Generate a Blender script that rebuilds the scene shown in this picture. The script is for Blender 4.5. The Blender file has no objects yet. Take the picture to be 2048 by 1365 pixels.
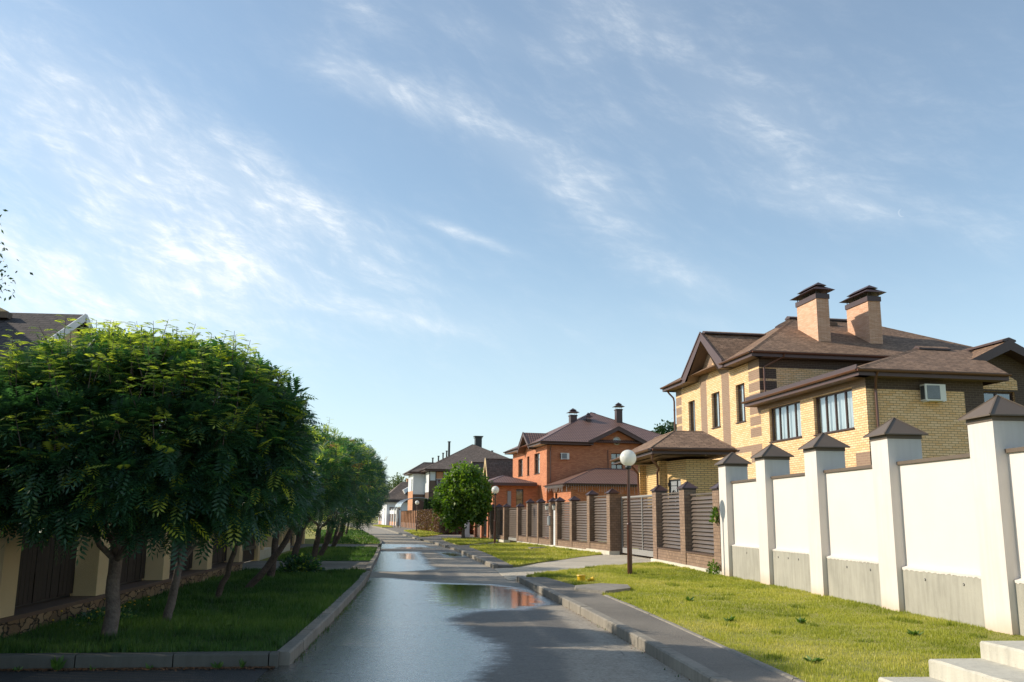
import bpy, math, random
import numpy as np
from mathutils import Vector, Matrix
random.seed(7)
rng = np.random.default_rng(7)
C = bpy.context.scene.collection
R = math.radians
# ------------------------------------------------------------------ materials
MATS = {}
def new_mat(name):
    m = bpy.data.materials.new(name); m.use_nodes = True
    nt = m.node_tree; nt.nodes.clear()
    MATS[name] = m
    return m, nt
class N:
    """small node helper"""
    def __init__(s, nt): s.nt = nt
    def __call__(s, typ, ins=None, **props):
        n = s.nt.nodes.new(typ)
        for k, v in props.items(): setattr(n, k, v)
        for k, v in (ins or {}).items():
            if isinstance(v, bpy.types.NodeSocket): s.nt.links.new(v, n.inputs[k])
            else: n.inputs[k].default_value = v
        return n
    def math(s, op, a, b=None, c=None, clamp=False):
        ins = {0: a}
        if b is not None: ins[1] = b
        if c is not None: ins[2] = c
        return s('ShaderNodeMath', ins, operation=op, use_clamp=clamp).outputs[0]
    def mix(s, f, a, b, mode='MIX'):
        n = s('ShaderNodeMixRGB', {0: f, 1: a, 2: b}, blend_type=mode)
        return n.outputs[0]
    def ramp(s, f, stops):
        n = s('ShaderNodeValToRGB', {0: f}); e = n.color_ramp.elements
        while len(e) < len(stops): e.new(0.5)
        for i, (p, c) in enumerate(stops):
            e[i].position = p; e[i].color = c if len(c) == 4 else (*c, 1)
        return n.outputs[0]
    def noise(s, vec, scale, detail=4, rough=.55, dist=0):
        n = s('ShaderNodeTexNoise', {'Scale': scale, 'Detail': detail, 'Roughness': rough, 'Distortion': dist})
        if vec is not None: s.nt.links.new(vec, n.inputs['Vector'])
        return n.outputs[0]
    def smooth(s, v, a, b):
        n = s('ShaderNodeMapRange', {0: v, 1: a, 2: b, 3: 0., 4: 1.}, interpolation_type='SMOOTHSTEP')
        return n.outputs[0]
def c4(c): return (*c, 1) if len(c) == 3 else c
def finish(nt, g, col, rough, height=None, hd=.01, metal=0, spec=.5, normal=None, trans=None):
    p = g('ShaderNodeBsdfPrincipled', {'Base Color': col, 'Roughness': rough, 'Metallic': metal, 'Specular IOR Level': spec})
    if height is not None:
        b = p_bump = g('ShaderNodeBump', {'Strength': 1.0, 'Distance': hd, 'Height': height})
        nt.links.new(b.outputs[0], p.inputs['Normal'])
    o = g('ShaderNodeOutputMaterial'); nt.links.new(p.outputs[0], o.inputs[0])
    return p, o
def plain(name, col, rough=.6, var=.12, scale=6, bump=.002, metal=0, spec=.4, fine=60):
    m, nt = new_mat(name); g = N(nt)
    co = g('ShaderNodeTexCoord').outputs['Object']
    n1 = g.noise(co, scale, 5); n2 = g.noise(co, fine, 3)
    f = g.math('ADD', g.math('MULTIPLY', n1, .6), g.math('MULTIPLY', n2, .4))
    lo = tuple(c*(1-var) for c in col); hi = tuple(min(1, c*(1+var)) for c in col)
    c = g.ramp(f, [(.3, lo), (.7, hi)])
    r = g.math('ADD', g.math('MULTIPLY', n1, .15), rough-.07)
    finish(nt, g, c, r, n2, bump, metal, spec)
    return m
def brick(name, c1, c2, mortar, w=.26, h=.075, ms=.009, bump=.006, rough=.75, offset=.5, wear=.15, squash=1):
    m, nt = new_mat(name); g = N(nt)
    uv = g('ShaderNodeTexCoord').outputs['UV']
    b = g('ShaderNodeTexBrick', {'Vector': uv, 'Color1': c4(c1), 'Color2': c4(c2), 'Mortar': c4(mortar), 'Scale': 1.,
          'Mortar Size': ms, 'Mortar Smooth': .15, 'Bias': 0., 'Brick Width': w, 'Row Height': h}, offset=offset)
    n1 = g.noise(uv, .7, 5); n2 = g.noise(uv, 40, 4)
    col = g.mix(g.math('MULTIPLY', g.smooth(n1, .35, .7), wear), b.outputs[0], (*[x*.55 for x in c2], 1))
    col = g.mix(g.math('MULTIPLY', n2, .25), col, (*[x*.6 for x in c1], 1))
    hgt = g.math('ADD', g.math('MULTIPLY', g.math('SUBTRACT', 1., b.outputs[1]), 1.), g.math('MULTIPLY', n2, .25))
    finish(nt, g, col, rough, hgt, bump)
    return m
def shingle(name, c1, c2, line, w=.33, h=.145, rough=.85, bump=.006, ms=.006):
    m, nt = new_mat(name); g = N(nt)
    uv = g('ShaderNodeTexCoord').outputs['UV']
    # every course casts a step: saw-tooth height up the slope plus tabs of mixed tone
    mp = g('ShaderNodeMapping', {'Vector': uv, 'Scale': (1, 1, 1)}).outputs[0]
    b = g('ShaderNodeTexBrick', {'Vector': mp, 'Color1': c4(c1), 'Color2': c4(c2), 'Mortar': c4(line), 'Scale': 1.,
          'Mortar Size': ms, 'Mortar Smooth': .3, 'Bias': 0., 'Brick Width': w, 'Row Height': h}, offset=.37, offset_frequency=2)
    b2 = g('ShaderNodeTexBrick', {'Vector': mp, 'Color1': (.1, .1, .1, 1), 'Color2': (1, 1, 1, 1), 'Mortar': (.5, .5, .5, 1), 'Scale': 1.,
          'Mortar Size': 0., 'Bias': 0., 'Brick Width': w*.41, 'Row Height': h}, offset=.6)
    n1 = g.noise(uv, 1.2, 5); n2 = g.noise(uv, 60, 3)
    col = g.mix(.38, b.outputs[0], b2.outputs[0], 'SOFT_LIGHT')
    col = g.mix(g.math('MULTIPLY', g.smooth(n1, .4, .75), .3), col, c4(line))
    col = g.mix(g.math('MULTIPLY', n2, .35), col, c4([x*.6 for x in c1]))
    v = g('ShaderNodeSeparateXYZ', {0: uv}).outputs[1]
    saw = g.math('FRACT', g.math('DIVIDE', v, h))
    hgt = g.math('ADD', g.math('MULTIPLY', g.math('SUBTRACT', 1., saw), 1.), g.math('MULTIPLY', n2, .2))
    hgt = g.math('SUBTRACT', hgt, g.math('MULTIPLY', b.outputs[1], .6))
    finish(nt, g, col, rough, hgt, bump)
    return m
def metal_tile(name, c1, c2, w=.21, h=.36):
    m, nt = new_mat(name); g = N(nt)
    uv = g('ShaderNodeTexCoord').outputs['UV']
    s = g('ShaderNodeSeparateXYZ', {0: uv}); u, v = s.outputs[0], s.outputs[1]
    su = g.math('ABSOLUTE', g.math('SINE', g.math('MULTIPLY', u, math.pi/w)))
    saw = g.math('FRACT', g.math('DIVIDE', g.math('ADD', v, g.math('MULTIPLY', su, -.05)), h))
    hgt = g.math('ADD', g.math('MULTIPLY', su, .6), g.math('MULTIPLY', g.math('SUBTRACT', 1., saw), .8))
    n1 = g.noise(uv, 3, 4)
    col = g.mix(n1, c4(c1), c4(c2))
    col = g.mix(g.math('MULTIPLY', g.smooth(saw, .72, .95), .85), col, (.012, .008, .01, 1))
    col = g.mix(g.math('MULTIPLY', g.smooth(su, .55, .1), .7), col, (.015, .01, .012, 1))
    finish(nt, g, col, .45, hgt, .03, spec=.4)
    return m
plain('white_stucco', (.66, .617, .58), .85, .04, 1.2, .0035, fine=90)
def dirt_wall():
    m, nt = new_mat('white_stucco_pillar'); g = N(nt)
    co = g('ShaderNodeTexCoord').outputs['Object']; z = g('ShaderNodeSeparateXYZ', {0: g('ShaderNodeNewGeometry').outputs['Position']}).outputs[2]
    n1 = g.noise(co, 1.5, 5); n2 = g.noise(co, 90, 3)
    sk = g.noise(g('ShaderNodeMapping', {'Vector': co, 'Scale': (9, 9, .5)}).outputs[0], 1.5, 4)
    base = g.ramp(g.math('ADD', g.math('MULTIPLY', n1, .5), g.math('MULTIPLY', sk, .5)), [(.3, (.585, .545, .505)), (.7, (.69, .648, .61))])
    st = g.math('ADD', z, g.math('MULTIPLY', n1, .3))
    col = g.mix(g.math('MULTIPLY', g.smooth(st, .6, .2), .7), base, (.55, .42, .3, 1))
    finish(nt, g, col, .85, n2, .0035)
dirt_wall()
plain('beige_stucco', (.66, .50, .29), .9, .10, 1.0, .008, fine=110)
def concrete(name, col, var=.25):
    m, nt = new_mat(name); g = N(nt)
    co = g('ShaderNodeTexCoord').outputs['Object']
    n1 = g.noise(co, 1.3, 6, .6); n2 = g.noise(co, 45, 4, .7)
    mp = g('ShaderNodeMapping', {'Vector': co, 'Scale': (6, 6, .8)}).outputs[0]; n3 = g.noise(mp, 2, 4)
    vo = g('ShaderNodeTexVoronoi', {'Vector': co, 'Scale': 22.}).outputs[0]
    pores = g.smooth(vo, .10, .04)
    f = g.math('ADD', g.math('MULTIPLY', n1, .5), g.math('MULTIPLY', n3, .5))
    c = g.ramp(f, [(.3, tuple(x*(1-var) for x in col)), (.5, col), (.72, tuple(min(1, x*(1+var*.8)) for x in col))])
    c = g.mix(g.math('MULTIPLY', n2, .25), c, c4([x*.5 for x in col]))
    c = g.mix(g.math('MULTIPLY', pores, .5), c, c4([x*.3 for x in col]))
    finish(nt, g, c, .88, g.math('SUBTRACT', n2, pores), .004)
concrete('raw_concrete', (.37, .355, .305), .3)
concrete('kerb_dark', (.115, .11, .092))  # front kerb copy, its deep shade put into the concrete colour
concrete('kerb_concrete', (.25, .225, .185), .38)
concrete('step_concrete', (.50, .475, .40), .3)
plain('foundation', (.60, .56, .47), .9, .15, 2, .004)
plain('cap_metal', (.125, .092, .066), .5, .12, 3, .0006, 0, .5)
plain('dark_metal', (.065, .036, .034), .42, .15, 4, .0004, 0, .5)
plain('fascia_brown', (.085, .045, .042), .45, .12, 4, .0004, 0, .5)
plain('gutter_brown', (.13, .055, .035), .32, .12, 4, .0003, 0, .6)
plain('soffit_brown', (.16, .11, .075), .6, .1, 5, .0006)
plain('slat_brown', (.12, .093, .076), .42, .14, 2.2, .0006, 0, .5)
plain('gate_frame', (.33, .32, .31), .45, .08, 6, .0003, .2)
plain('lamp_brown', (.075, .028, .017), .3, .25, 3, .0012, 0, .6)
plain('black_metal', (.015, .017, .02), .4, .2, 4, .0005, 0, .6)
plain('grey_metal', (.30, .32, .34), .45, .1, 4, .0005, .3)
plain('white_plastic', (.74, .73, .68), .45, .05, 3, .0003)
plain('pale_panel', (.62, .64, .66), .5, .07, 1, .0005)
plain('brown_panel', (.12, .075, .055), .6, .12, 2, .001)
plain('dark_grille', (.075, .078, .082), .5, .2, 4, .0003)
plain('window_brown', (.055, .028, .022), .4, .12, 5, .0003)
plain('yellow_plastic', (.65, .42, .02), .4, .1, 6, .0004)
plain('bark_pale', (.17, .135, .115), .9, .45, 9, .012, fine=30)
plain('bark_dark', (.085, .062, .048), .92, .5, 7, .012, fine=28)
plain('curtain', (.72, .76, .78), .8, .07, 1.5, .001)
plain('dark_room', (.02, .022, .025), .9, .3, 1, .001)
plain('soil', (.085, .065, .04), .95, .4, 3, .01)
plain('litter', (.19, .095, .045), .9, .6, 20, .002)
plain('white_trim', (.72, .72, .70), .6, .06, 3, .0008)
brick('brick_yellow', (.82, .505, .235), (.93, .655, .39), (.30, .19, .11), w=.26, h=.088, ms=.0095, wear=.08)
brick('brick_yellow_small', (.74, .49, .20), (.82, .57, .26), (.22, .135, .07), w=.26, h=.075, ms=.0095, wear=.1)
brick('brick_brown', (.27, .175, .12), (.31, .205, .145), (.42, .31, .2), w=.26, h=.088, ms=.007, wear=.1)
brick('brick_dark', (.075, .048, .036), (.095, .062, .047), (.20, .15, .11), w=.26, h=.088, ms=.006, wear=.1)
brick('brick_fence', (.22, .14, .092), (.31, .205, .14), (.13, .085, .06), w=.2, h=.1, ms=.007, wear=.12)
brick('brick_red', (.50, .17, .075), (.68, .275, .125), (.32, .12, .08), w=.26, h=.075, ms=.008, wear=.12)
brick('brick_chimney', (.66, .37, .23), (.80, .52, .36), (.40, .22, .14), w=.3, h=.055, ms=.006, wear=.1, bump=.01)
brick('brick_orange', (.50, .22, .10), (.58, .28, .14), (.35, .2, .12), w=.26, h=.075, ms=.007)
def stone():
    m, nt = new_mat('stone_plinth'); g = N(nt)
    uv = g('ShaderNodeMapping', {'Vector': g('ShaderNodeTexCoord').outputs['UV'], 'Scale': (3.2, 7.5, 1)}).outputs[0]
    w = g('ShaderNodeVectorMath', {0: uv, 1: g('ShaderNodeTexNoise', {'Vector': uv, 'Scale': 1.3}).outputs['Color']}, operation='ADD').outputs[0]
    e = g('ShaderNodeTexVoronoi', {'Vector': w, 'Scale': 1.}, feature='DISTANCE_TO_EDGE').outputs[0]; v = g('ShaderNodeTexVoronoi', {'Vector': w, 'Scale': 1.}).outputs['Color']
    n = g.noise(uv, 9, 4); k = g.smooth(e, .02, .07)
    c = g.ramp(g.math('ADD', g.math('MULTIPLY', g('ShaderNodeSeparateXYZ', {0: v}).outputs[0], .6), g.math('MULTIPLY', n, .4)), [(.2, (.16, .10, .055)), (.5, (.27, .18, .10)), (.8, (.36, .26, .16))])
    c = g.mix(k, (.035, .025, .018, 1), c)
    finish(nt, g, c, .85, g.math('ADD', k, g.math('MULTIPLY', n, .5)), .02)
stone()
shingle('shingle_brown', (.20, .115, .065), (.30, .18, .11), (.045, .027, .018), w=.36, h=.17, ms=.013, bump=.012)
shingle('shingle_grey', (.13, .095, .075), (.18, .135, .11), (.045, .035, .03), w=.3, h=.15)
shingle('shingle_hex', (.045, .034, .03), (.068, .051, .045), (.015, .012, .010), w=.30, h=.19, ms=.016, bump=.02)
metal_tile('tile_red', (.18, .095, .07), (.28, .16, .12))
metal_tile('tile_gate', (.10, .045, .035), (.16, .07, .05))
def wood():
    m, nt = new_mat('wood_plank'); g = N(nt)
    co = g('ShaderNodeTexCoord').outputs['Object']
    mp = g('ShaderNodeMapping', {'Vector': co, 'Scale': (14, 14, 1.2)}).outputs[0]
    n = g.noise(mp, 3, 6, .6, .6); n2 = g.noise(co, 1.5, 3)
    c = g.ramp(g.math('ADD', g.math('MULTIPLY', n, .7), g.math('MULTIPLY', n2, .3)), [(.3, (.009, .006, .005)), (.55, (.018, .011, .009)), (.75, (.045, .03, .022))])
    finish(nt, g, c, .65, n, .003)
wood()
def asphalt(name, lo, hi, speck=.25, bump=.006):
    m, nt = new_mat(name); g = N(nt)
    co = g('ShaderNodeTexCoord').outputs['Object']
    n1 = g.noise(co, .5, 6, .6); n2 = g.noise(co, 60, 3, .7); vo = g('ShaderNodeTexVoronoi', {'Vector': co, 'Scale': 75.}).outputs[0]
    f = g.math('ADD', g.math('MULTIPLY', n1, .5), g.math('MULTIPLY', n2, .5))
    c = g.ramp(f, [(.32, lo), (.68, hi)])
    c = g.mix(g.math('MULTIPLY', g.smooth(vo, .22, .05), speck), c, (.42, .40, .37, 1))
    finish(nt, g, c, .9, g.math('ADD', n2, g.math('MULTIPLY', vo, -.6)), bump)
asphalt('pavement', (.11, .098, .082), (.27, .24, .20), .4, .008)
asphalt('asphalt_dark', (.022, .022, .022), (.06, .058, .055), .25, .009)
asphalt('gravel', (.38, .335, .265), (.68, .61, .49), .55, .02)
def road_mat():
    m, nt = new_mat('road_asphalt'); g = N(nt)
    co = g('ShaderNodeTexCoord').outputs['Object']
    wet = g('ShaderNodeAttribute', attribute_name='wet').outputs['Fac']
    pud = g('ShaderNodeAttribute', attribute_name='pud').outputs['Fac']
    damp = g('ShaderNodeAttribute', attribute_name='damp').outputs['Fac']
    mp = g('ShaderNodeMapping', {'Vector': co, 'Scale': (1.6, 1, 1)}).outputs[0]
    nL = g.noise(mp, 1.6, 6, .6); nM = g.noise(co, 7, 5, .62); nF = g.noise(co, 62, 3, .7)
    vo = g('ShaderNodeTexVoronoi', {'Vector': co, 'Scale': 80.}).outputs[0]
    crk = g('ShaderNodeTexVoronoi', {'Vector': g.mix(.12, co, g('ShaderNodeTexNoise', {'Vector': co, 'Scale': 2.}).outputs['Color']), 'Scale': .38}, feature='DISTANCE_TO_EDGE').outputs[0]
    crack = g.math('MULTIPLY', g.smooth(crk, .005, .001), g.math('MULTIPLY', g.smooth(nL, .45, .7), .55))
    base = g.ramp(g.math('ADD', g.math('MULTIPLY', nL, .45), g.math('MULTIPLY', nM, .55)), [(.3, (.27, .235, .185)), (.5, (.37, .325, .262)), (.7, (.45, .40, .33))])
    base = g.mix(g.math('MULTIPLY', nF, .4), base, (.10, .09, .08, 1))
    base = g.mix(g.math('MULTIPLY', g.smooth(vo, .22, .05), .3), base, (.4, .38, .34, 1))
    nK = g.noise(co, 16, 4, .75); base = g.mix(g.math('MULTIPLY', g.smooth(nK, .46, .7), .6), base, (.12, .105, .09, 1)); base = g.mix(g.math('MULTIPLY', g.smooth(g.noise(co, 28, 3, .8), .54, .68), .5), base, (.6, .56, .48, 1))
    base = g.mix(crack, base, (.02, .02, .02, 1))
    d = g.math('ADD', wet, g.math('ADD', g.math('MULTIPLY', g.math('SUBTRACT', nL, .5), .55), g.math('MULTIPLY', g.math('SUBTRACT', nM, .5), .5)))
    W = g.smooth(d, .25, .80)
    dd = g.math('ADD', g.math('MAXIMUM', damp, wet), g.math('MULTIPLY', g.math('SUBTRACT', nM, .5), .7))
    D = g.smooth(dd, .18, .55)
    pp = g.math('ADD', pud, g.math('ADD', g.math('MULTIPLY', g.math('SUBTRACT', g.noise(g('ShaderNodeMapping', {'Vector': co, 'Scale': (.8, 2.6, 1)}).outputs[0], 1.7, 5, .6), .5), 2.0), g.math('MULTIPLY', g.math('SUBTRACT', nF, .5), .25)))
    P = g.smooth(pp, .36, .56)
    P = g.math('MULTIPLY', P, W)
    col = g.mix(D, base, g.mix(g.math('ADD', .62, g.math('MULTIPLY', W, .26)), base, (.012, .011, .010, 1)))
    rdry = .88
    r = g('ShaderNodeMix', {0: D, 2: rdry, 3: .62}).outputs[0]
    r = g('ShaderNodeMix', {0: W, 2: r, 3: g.math('ADD', .11, g.math('MULTIPLY', nM, .16))}).outputs[0]
    r = g('ShaderNodeMix', {0: P, 2: r, 3: .045}).outputs[0]
    tex = g.math('ADD', g.math('MULTIPLY', nF, .5), g.math('MULTIPLY', vo, -.6))
    tex = g.math('SUBTRACT', tex, g.math('MULTIPLY', crack, 1.5))
    amp = g.math('MULTIPLY', g.math('SUBTRACT', 1., g.math('MULTIPLY', W, .62)), g.math('SUBTRACT', 1., P))
    ripple = g.noise(g('ShaderNodeMapping', {'Vector': co, 'Scale': (1.2, 4.5, 1)}).outputs[0], 3.2, 4, .6)
    h = g.math('ADD', g.math('MULTIPLY', tex, amp), g.math('MULTIPLY', g.math('MULTIPLY', ripple, P), .33))
    p, o = finish(nt, g, col, r, h, .006)
    nt.links.new(g('ShaderNodeMix', {0: W, 2: .4, 3: 1.0}).outputs[0], p.inputs['Specular IOR Level'])
    # the water film lying on the stones
    nt.links.new(g.math('MULTIPLY', W, .85), p.inputs['Coat Weight']); p.inputs['Coat IOR'].default_value = 1.5
    nt.links.new(g('ShaderNodeMix', {0: P, 2: g.math('ADD', .05, g.math('MULTIPLY', g.math('ADD', g.math('MULTIPLY', nM, .5), g.math('MULTIPLY', nK, .5)), .40)), 3: .03}).outputs[0], p.inputs['Coat Roughness'])
    cb = g('ShaderNodeBump', {'Strength': 1.0, 'Distance': .004, 'Height': g.math('ADD', g.math('MULTIPLY', g.math('ADD', g.math('MULTIPLY', nF, .9), g.math('MULTIPLY', nK, 1.3)), g.math('SUBTRACT', 1., P)), g.math('MULTIPLY', ripple, .35))}); nt.links.new(cb.outputs[0], p.inputs['Coat Normal'])
road_mat()
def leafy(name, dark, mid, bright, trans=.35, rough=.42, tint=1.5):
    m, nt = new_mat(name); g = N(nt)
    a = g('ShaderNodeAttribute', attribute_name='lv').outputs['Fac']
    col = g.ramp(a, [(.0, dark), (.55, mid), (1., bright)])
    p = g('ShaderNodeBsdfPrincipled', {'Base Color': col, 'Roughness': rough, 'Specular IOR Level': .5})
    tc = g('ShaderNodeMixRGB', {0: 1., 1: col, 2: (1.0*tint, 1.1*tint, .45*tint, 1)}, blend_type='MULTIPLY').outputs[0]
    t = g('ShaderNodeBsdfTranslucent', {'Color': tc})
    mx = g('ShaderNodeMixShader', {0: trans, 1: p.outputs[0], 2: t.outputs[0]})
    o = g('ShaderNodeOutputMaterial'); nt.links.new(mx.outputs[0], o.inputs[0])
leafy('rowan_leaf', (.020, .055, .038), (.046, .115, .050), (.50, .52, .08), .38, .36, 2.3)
leafy('round_leaf', (.04, .09, .012), (.10, .175, .02), (.24, .31, .05), .38, .45, 1.8)
leafy('birch_leaf', (.07, .10, .04), (.11, .15, .06), (.17, .21, .09), .35, .5, 1.4)
leafy('dark_leaf', (.015, .04, .015), (.03, .07, .02), (.06, .12, .03), .3, .5, 1.4)
leafy('thuja_leaf', (.012, .035, .012), (.022, .055, .018), (.04, .08, .025), .15, .6, 1.2)
leafy('hedge_leaf', (.09, .045, .035), (.20, .105, .075), (.20, .22, .05), .25, .6, 1.2)
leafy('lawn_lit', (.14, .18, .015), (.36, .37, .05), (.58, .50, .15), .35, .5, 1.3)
leafy('lawn_shade', (.022, .066, .012), (.05, .125, .022), (.12, .2, .04), .35, .5, 1.4)  # darker copy of lawn_lit with tree shade put into its colour
leafy('flower_orange', (.30, .12, .03), (.42, .2, .06), (.5, .3, .1), .1, .8, 1.)
def ground_grass(name, a, b, c):
    m, nt = new_mat(name); g = N(nt)
    co = g('ShaderNodeTexCoord').outputs['Object']
    n1 = g.noise(co, .9, 6, .6); n2 = g.noise(co, 25, 4, .7)
    col = g.ramp(g.math('ADD', g.math('MULTIPLY', n1, .5), g.math('MULTIPLY', n2, .5)), [(.32, a), (.5, b), (.68, c)])
    finish(nt, g, col, .95, n2, .02)
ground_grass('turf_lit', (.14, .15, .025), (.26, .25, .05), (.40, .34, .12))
ground_grass('turf_shade', (.02, .045, .01), (.035, .08, .014), (.06, .11, .02))  # turf_lit darkened, shade carried by the colour itself
def globe_mat():
    m, nt = new_mat('opal_globe'); g = N(nt)
    p = g('ShaderNodeBsdfPrincipled', {'Base Color': (.86, .85, .80, 1), 'Roughness': .18, 'Subsurface Weight': .0})
    t = g('ShaderNodeBsdfTranslucent', {'Color': (.85, .84, .78, 1)})
    mx = g('ShaderNodeMixShader', {0: .35, 1: p.outputs[0], 2: t.outputs[0]})
    o = g('ShaderNodeOutputMaterial'); nt.links.new(mx.outputs[0], o.inputs[0])
globe_mat()
def glass(name, tint, k=.0):
    m, nt = new_mat(name); g = N(nt)
    fr = g('ShaderNodeFresnel', {'IOR': 1.6}).outputs[0]
    f = g.math('ADD', g.math('MULTIPLY', fr, 1.2), k, clamp=True)
    co = g('ShaderNodeTexCoord').outputs['Object']
    b = g('ShaderNodeBump', {'Strength': .2, 'Distance': .01, 'Height': g.noise(co, 1.2, 2)})
    gl = g('ShaderNodeBsdfGlossy', {'Color': (.95, .97, 1, 1), 'Roughness': .02, 'Normal': b.outputs[0]})
    tr = g('ShaderNodeBsdfTransparent', {'Color': c4(tint)})
    mx = g('ShaderNodeMixShader', {0: f, 1: tr.outputs[0], 2: gl.outputs[0]})
    o = g('ShaderNodeOutputMaterial'); nt.links.new(mx.outputs[0], o.inputs[0])
glass('glass', (.80, .86, .88), .12)
glass('glass_dark', (.18, .24, .24), .12)
glass('polycarbonate', (.42, .40, .38), .25)
# ------------------------------------------------------------------ mesh builder
class MB:
    def __init__(s): s.v = []; s.f = []; s.m = []; s.sm = []
    def face(s, pts, m=0, smooth=False):
        n = len(s.v); s.v += [tuple(map(float, p)) for p in pts]
        s.f.append(tuple(range(n, n+len(pts)))); s.m.append(m); s.sm.append(smooth)
    def raw(s, vs, fs, m=0, smooth=False):
        n = len(s.v); s.v += [tuple(map(float, p)) for p in vs]
        for f in fs: s.f.append(tuple(i+n for i in f)); s.m.append(m); s.sm.append(smooth)
    def box(s, x0, x1, y0, y1, z0, z1, m=0, top=None, jit=0):
        if x0 > x1: x0, x1 = x1, x0
        if y0 > y1: y0, y1 = y1, y0
        j = lambda: random.uniform(-jit, jit) if jit else 0
        P = [(x0+j(), y0+j(), z0), (x1+j(), y0+j(), z0), (x1+j(), y1+j(), z0), (x0+j(), y1+j(), z0),
             (x0+j(), y0+j(), z1+j()), (x1+j(), y0+j(), z1+j()), (x1+j(), y1+j(), z1+j()), (x0+j(), y1+j(), z1+j())]
        for k, q in enumerate(((0, 3, 2, 1), (4, 5, 6, 7), (0, 1, 5, 4), (1, 2, 6, 5), (2, 3, 7, 6), (3, 0, 4, 7))):
            s.face([P[i] for i in q], (top if (k == 1 and top is not None) else m))
    def hexa(s, P, m=0):
        for q in ((0, 3, 2, 1), (4, 5, 6, 7), (0, 1, 5, 4), (1, 2, 6, 5), (2, 3, 7, 6), (3, 0, 4, 7)): s.face([P[i] for i in q], m)
    def bar(s, a, b, w, h, m=0, up=(0, 0, 1)):
        a, b = Vector(a), Vector(b); d = (b-a).normalized(); u = Vector(up)
        sd = d.cross(u)
        if sd.length < 1e-4: sd = d.cross(Vector((1, 0, 0)))
        sd.normalize(); u = sd.cross(d).normalized()
        P = []
        for p in (a, b):
            P += [p-sd*w/2-u*h/2, p+sd*w/2-u*h/2, p+sd*w/2+u*h/2, p-sd*w/2+u*h/2]
        for q in ((0, 3, 2, 1), (4, 5, 6, 7), (0, 1, 5, 4), (1, 2, 6, 5), (2, 3, 7, 6), (3, 0, 4, 7)): s.face([P[i] for i in q], m)
    def tube(s, pts, rad, seg=10, m=0, smooth=True, caps=True):
        pts = [Vector(p) for p in pts]; n = len(pts)
        rad = rad if hasattr(rad, '__len__') else [rad]*n
        vs, fs = [], []
        ref = Vector((0, 0, 1))
        d0 = (pts[1]-pts[0]).normalized()
        if abs(d0.z) > .9: ref = Vector((1, 0, 0))
        for i, p in enumerate(pts):
            d = (pts[min(i+1, n-1)]-pts[max(i-1, 0)]).normalized()
            a = d.cross(ref).normalized(); b = a.cross(d).normalized(); ref = b
            for k in range(seg):
                t = 2*math.pi*k/seg
                vs.append(p+(a*math.cos(t)+b*math.sin(t))*rad[i])
        for i in range(n-1):
            for k in range(seg):
                k2 = (k+1) % seg
                fs.append((i*seg+k, i*seg+k2, (i+1)*seg+k2, (i+1)*seg+k))
        s.raw(vs, fs, m, smooth)
        if caps:
            s.face([vs[k] for k in range(seg)][::-1], m); s.face([vs[(n-1)*seg+k] for k in range(seg)], m)
    def lathe(s, prof, c=(0, 0), seg=24, m=0, smooth=True):
        vs, fs = [], []
        for r, z in prof:
            for k in range(seg):
                t = 2*math.pi*k/seg; vs.append((c[0]+r*math.cos(t), c[1]+r*math.sin(t), z))
        for i in range(len(prof)-1):
            for k in range(seg):
                k2 = (k+1) % seg; fs.append((i*seg+k, i*seg+k2, (i+1)*seg+k2, (i+1)*seg+k))
        s.raw(vs, fs, m, smooth)
    def pyramid(s, x0, x1, y0, y1, z0, z1, m=0, ridge=None):
        cx, cy = (x0+x1)/2, (y0+y1)/2
        a, b, c, d = (x0, y0, z0), (x1, y0, z0), (x1, y1, z0), (x0, y1, z0)
        if ridge is None:
            e = (cx, cy, z1)
            for q in ((a, b, e), (b, c, e), (c, d, e), (d, a, e)): s.face(q, m)
        else:
            e, f = ridge
            if abs(e[0]-f[0]) >= abs(e[1]-f[1]):   # ridge along x, e west, f east
                s.face((a, b, f, e), m); s.face((b, c, f), m); s.face((c, d, e, f), m); s.face((d, a, e), m)
            else:                                   # ridge along y, e south, f north
                s.face((a, b, e), m); s.face((b, c, f, e), m); s.face((c, d, f), m); s.face((d, a, e, f), m)
        s.face((d, c, b, a), m)
    def build(s, name, mats, parent=None, loc=None, rot=None):
        if isinstance(mats, str): mats = [mats]
        me = bpy.data.meshes.new(name); me.from_pydata(s.v, [], s.f)
        for k in mats: me.materials.append(MATS[k])
        me.polygons.foreach_set('material_index', s.m); me.polygons.foreach_set('use_smooth', s.sm)
        uv = me.uv_layers.new(name='UVMap')
        V = s.v; dat = []
        for f in s.f:
            a = Vector(V[f[0]]); nrm = Vector((0, 0, 0))
            for i in range(1, len(f)-1): nrm += (Vector(V[f[i]])-a).cross(Vector(V[f[i+1]])-a)
            if nrm.length < 1e-12: nrm = Vector((0, 0, 1))
            nrm.normalize()
            if abs(nrm.z) > .97: U, W = Vector((1, 0, 0)), Vector((0, 1, 0))
            else:
                U = Vector((0, 0, 1)).cross(nrm).normalized(); W = nrm.cross(U).normalized()
            for i in f:
                p = Vector(V[i]); dat += [p.dot(U), p.dot(W)]
        uv.data.foreach_set('uv', dat)
        me.update()
        o = bpy.data.objects.new(name, me); C.objects.link(o)
        if parent is not None: o.parent = parent
        if loc is not None: o.location = loc
        if rot is not None: o.rotation_euler = rot
        return o
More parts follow.
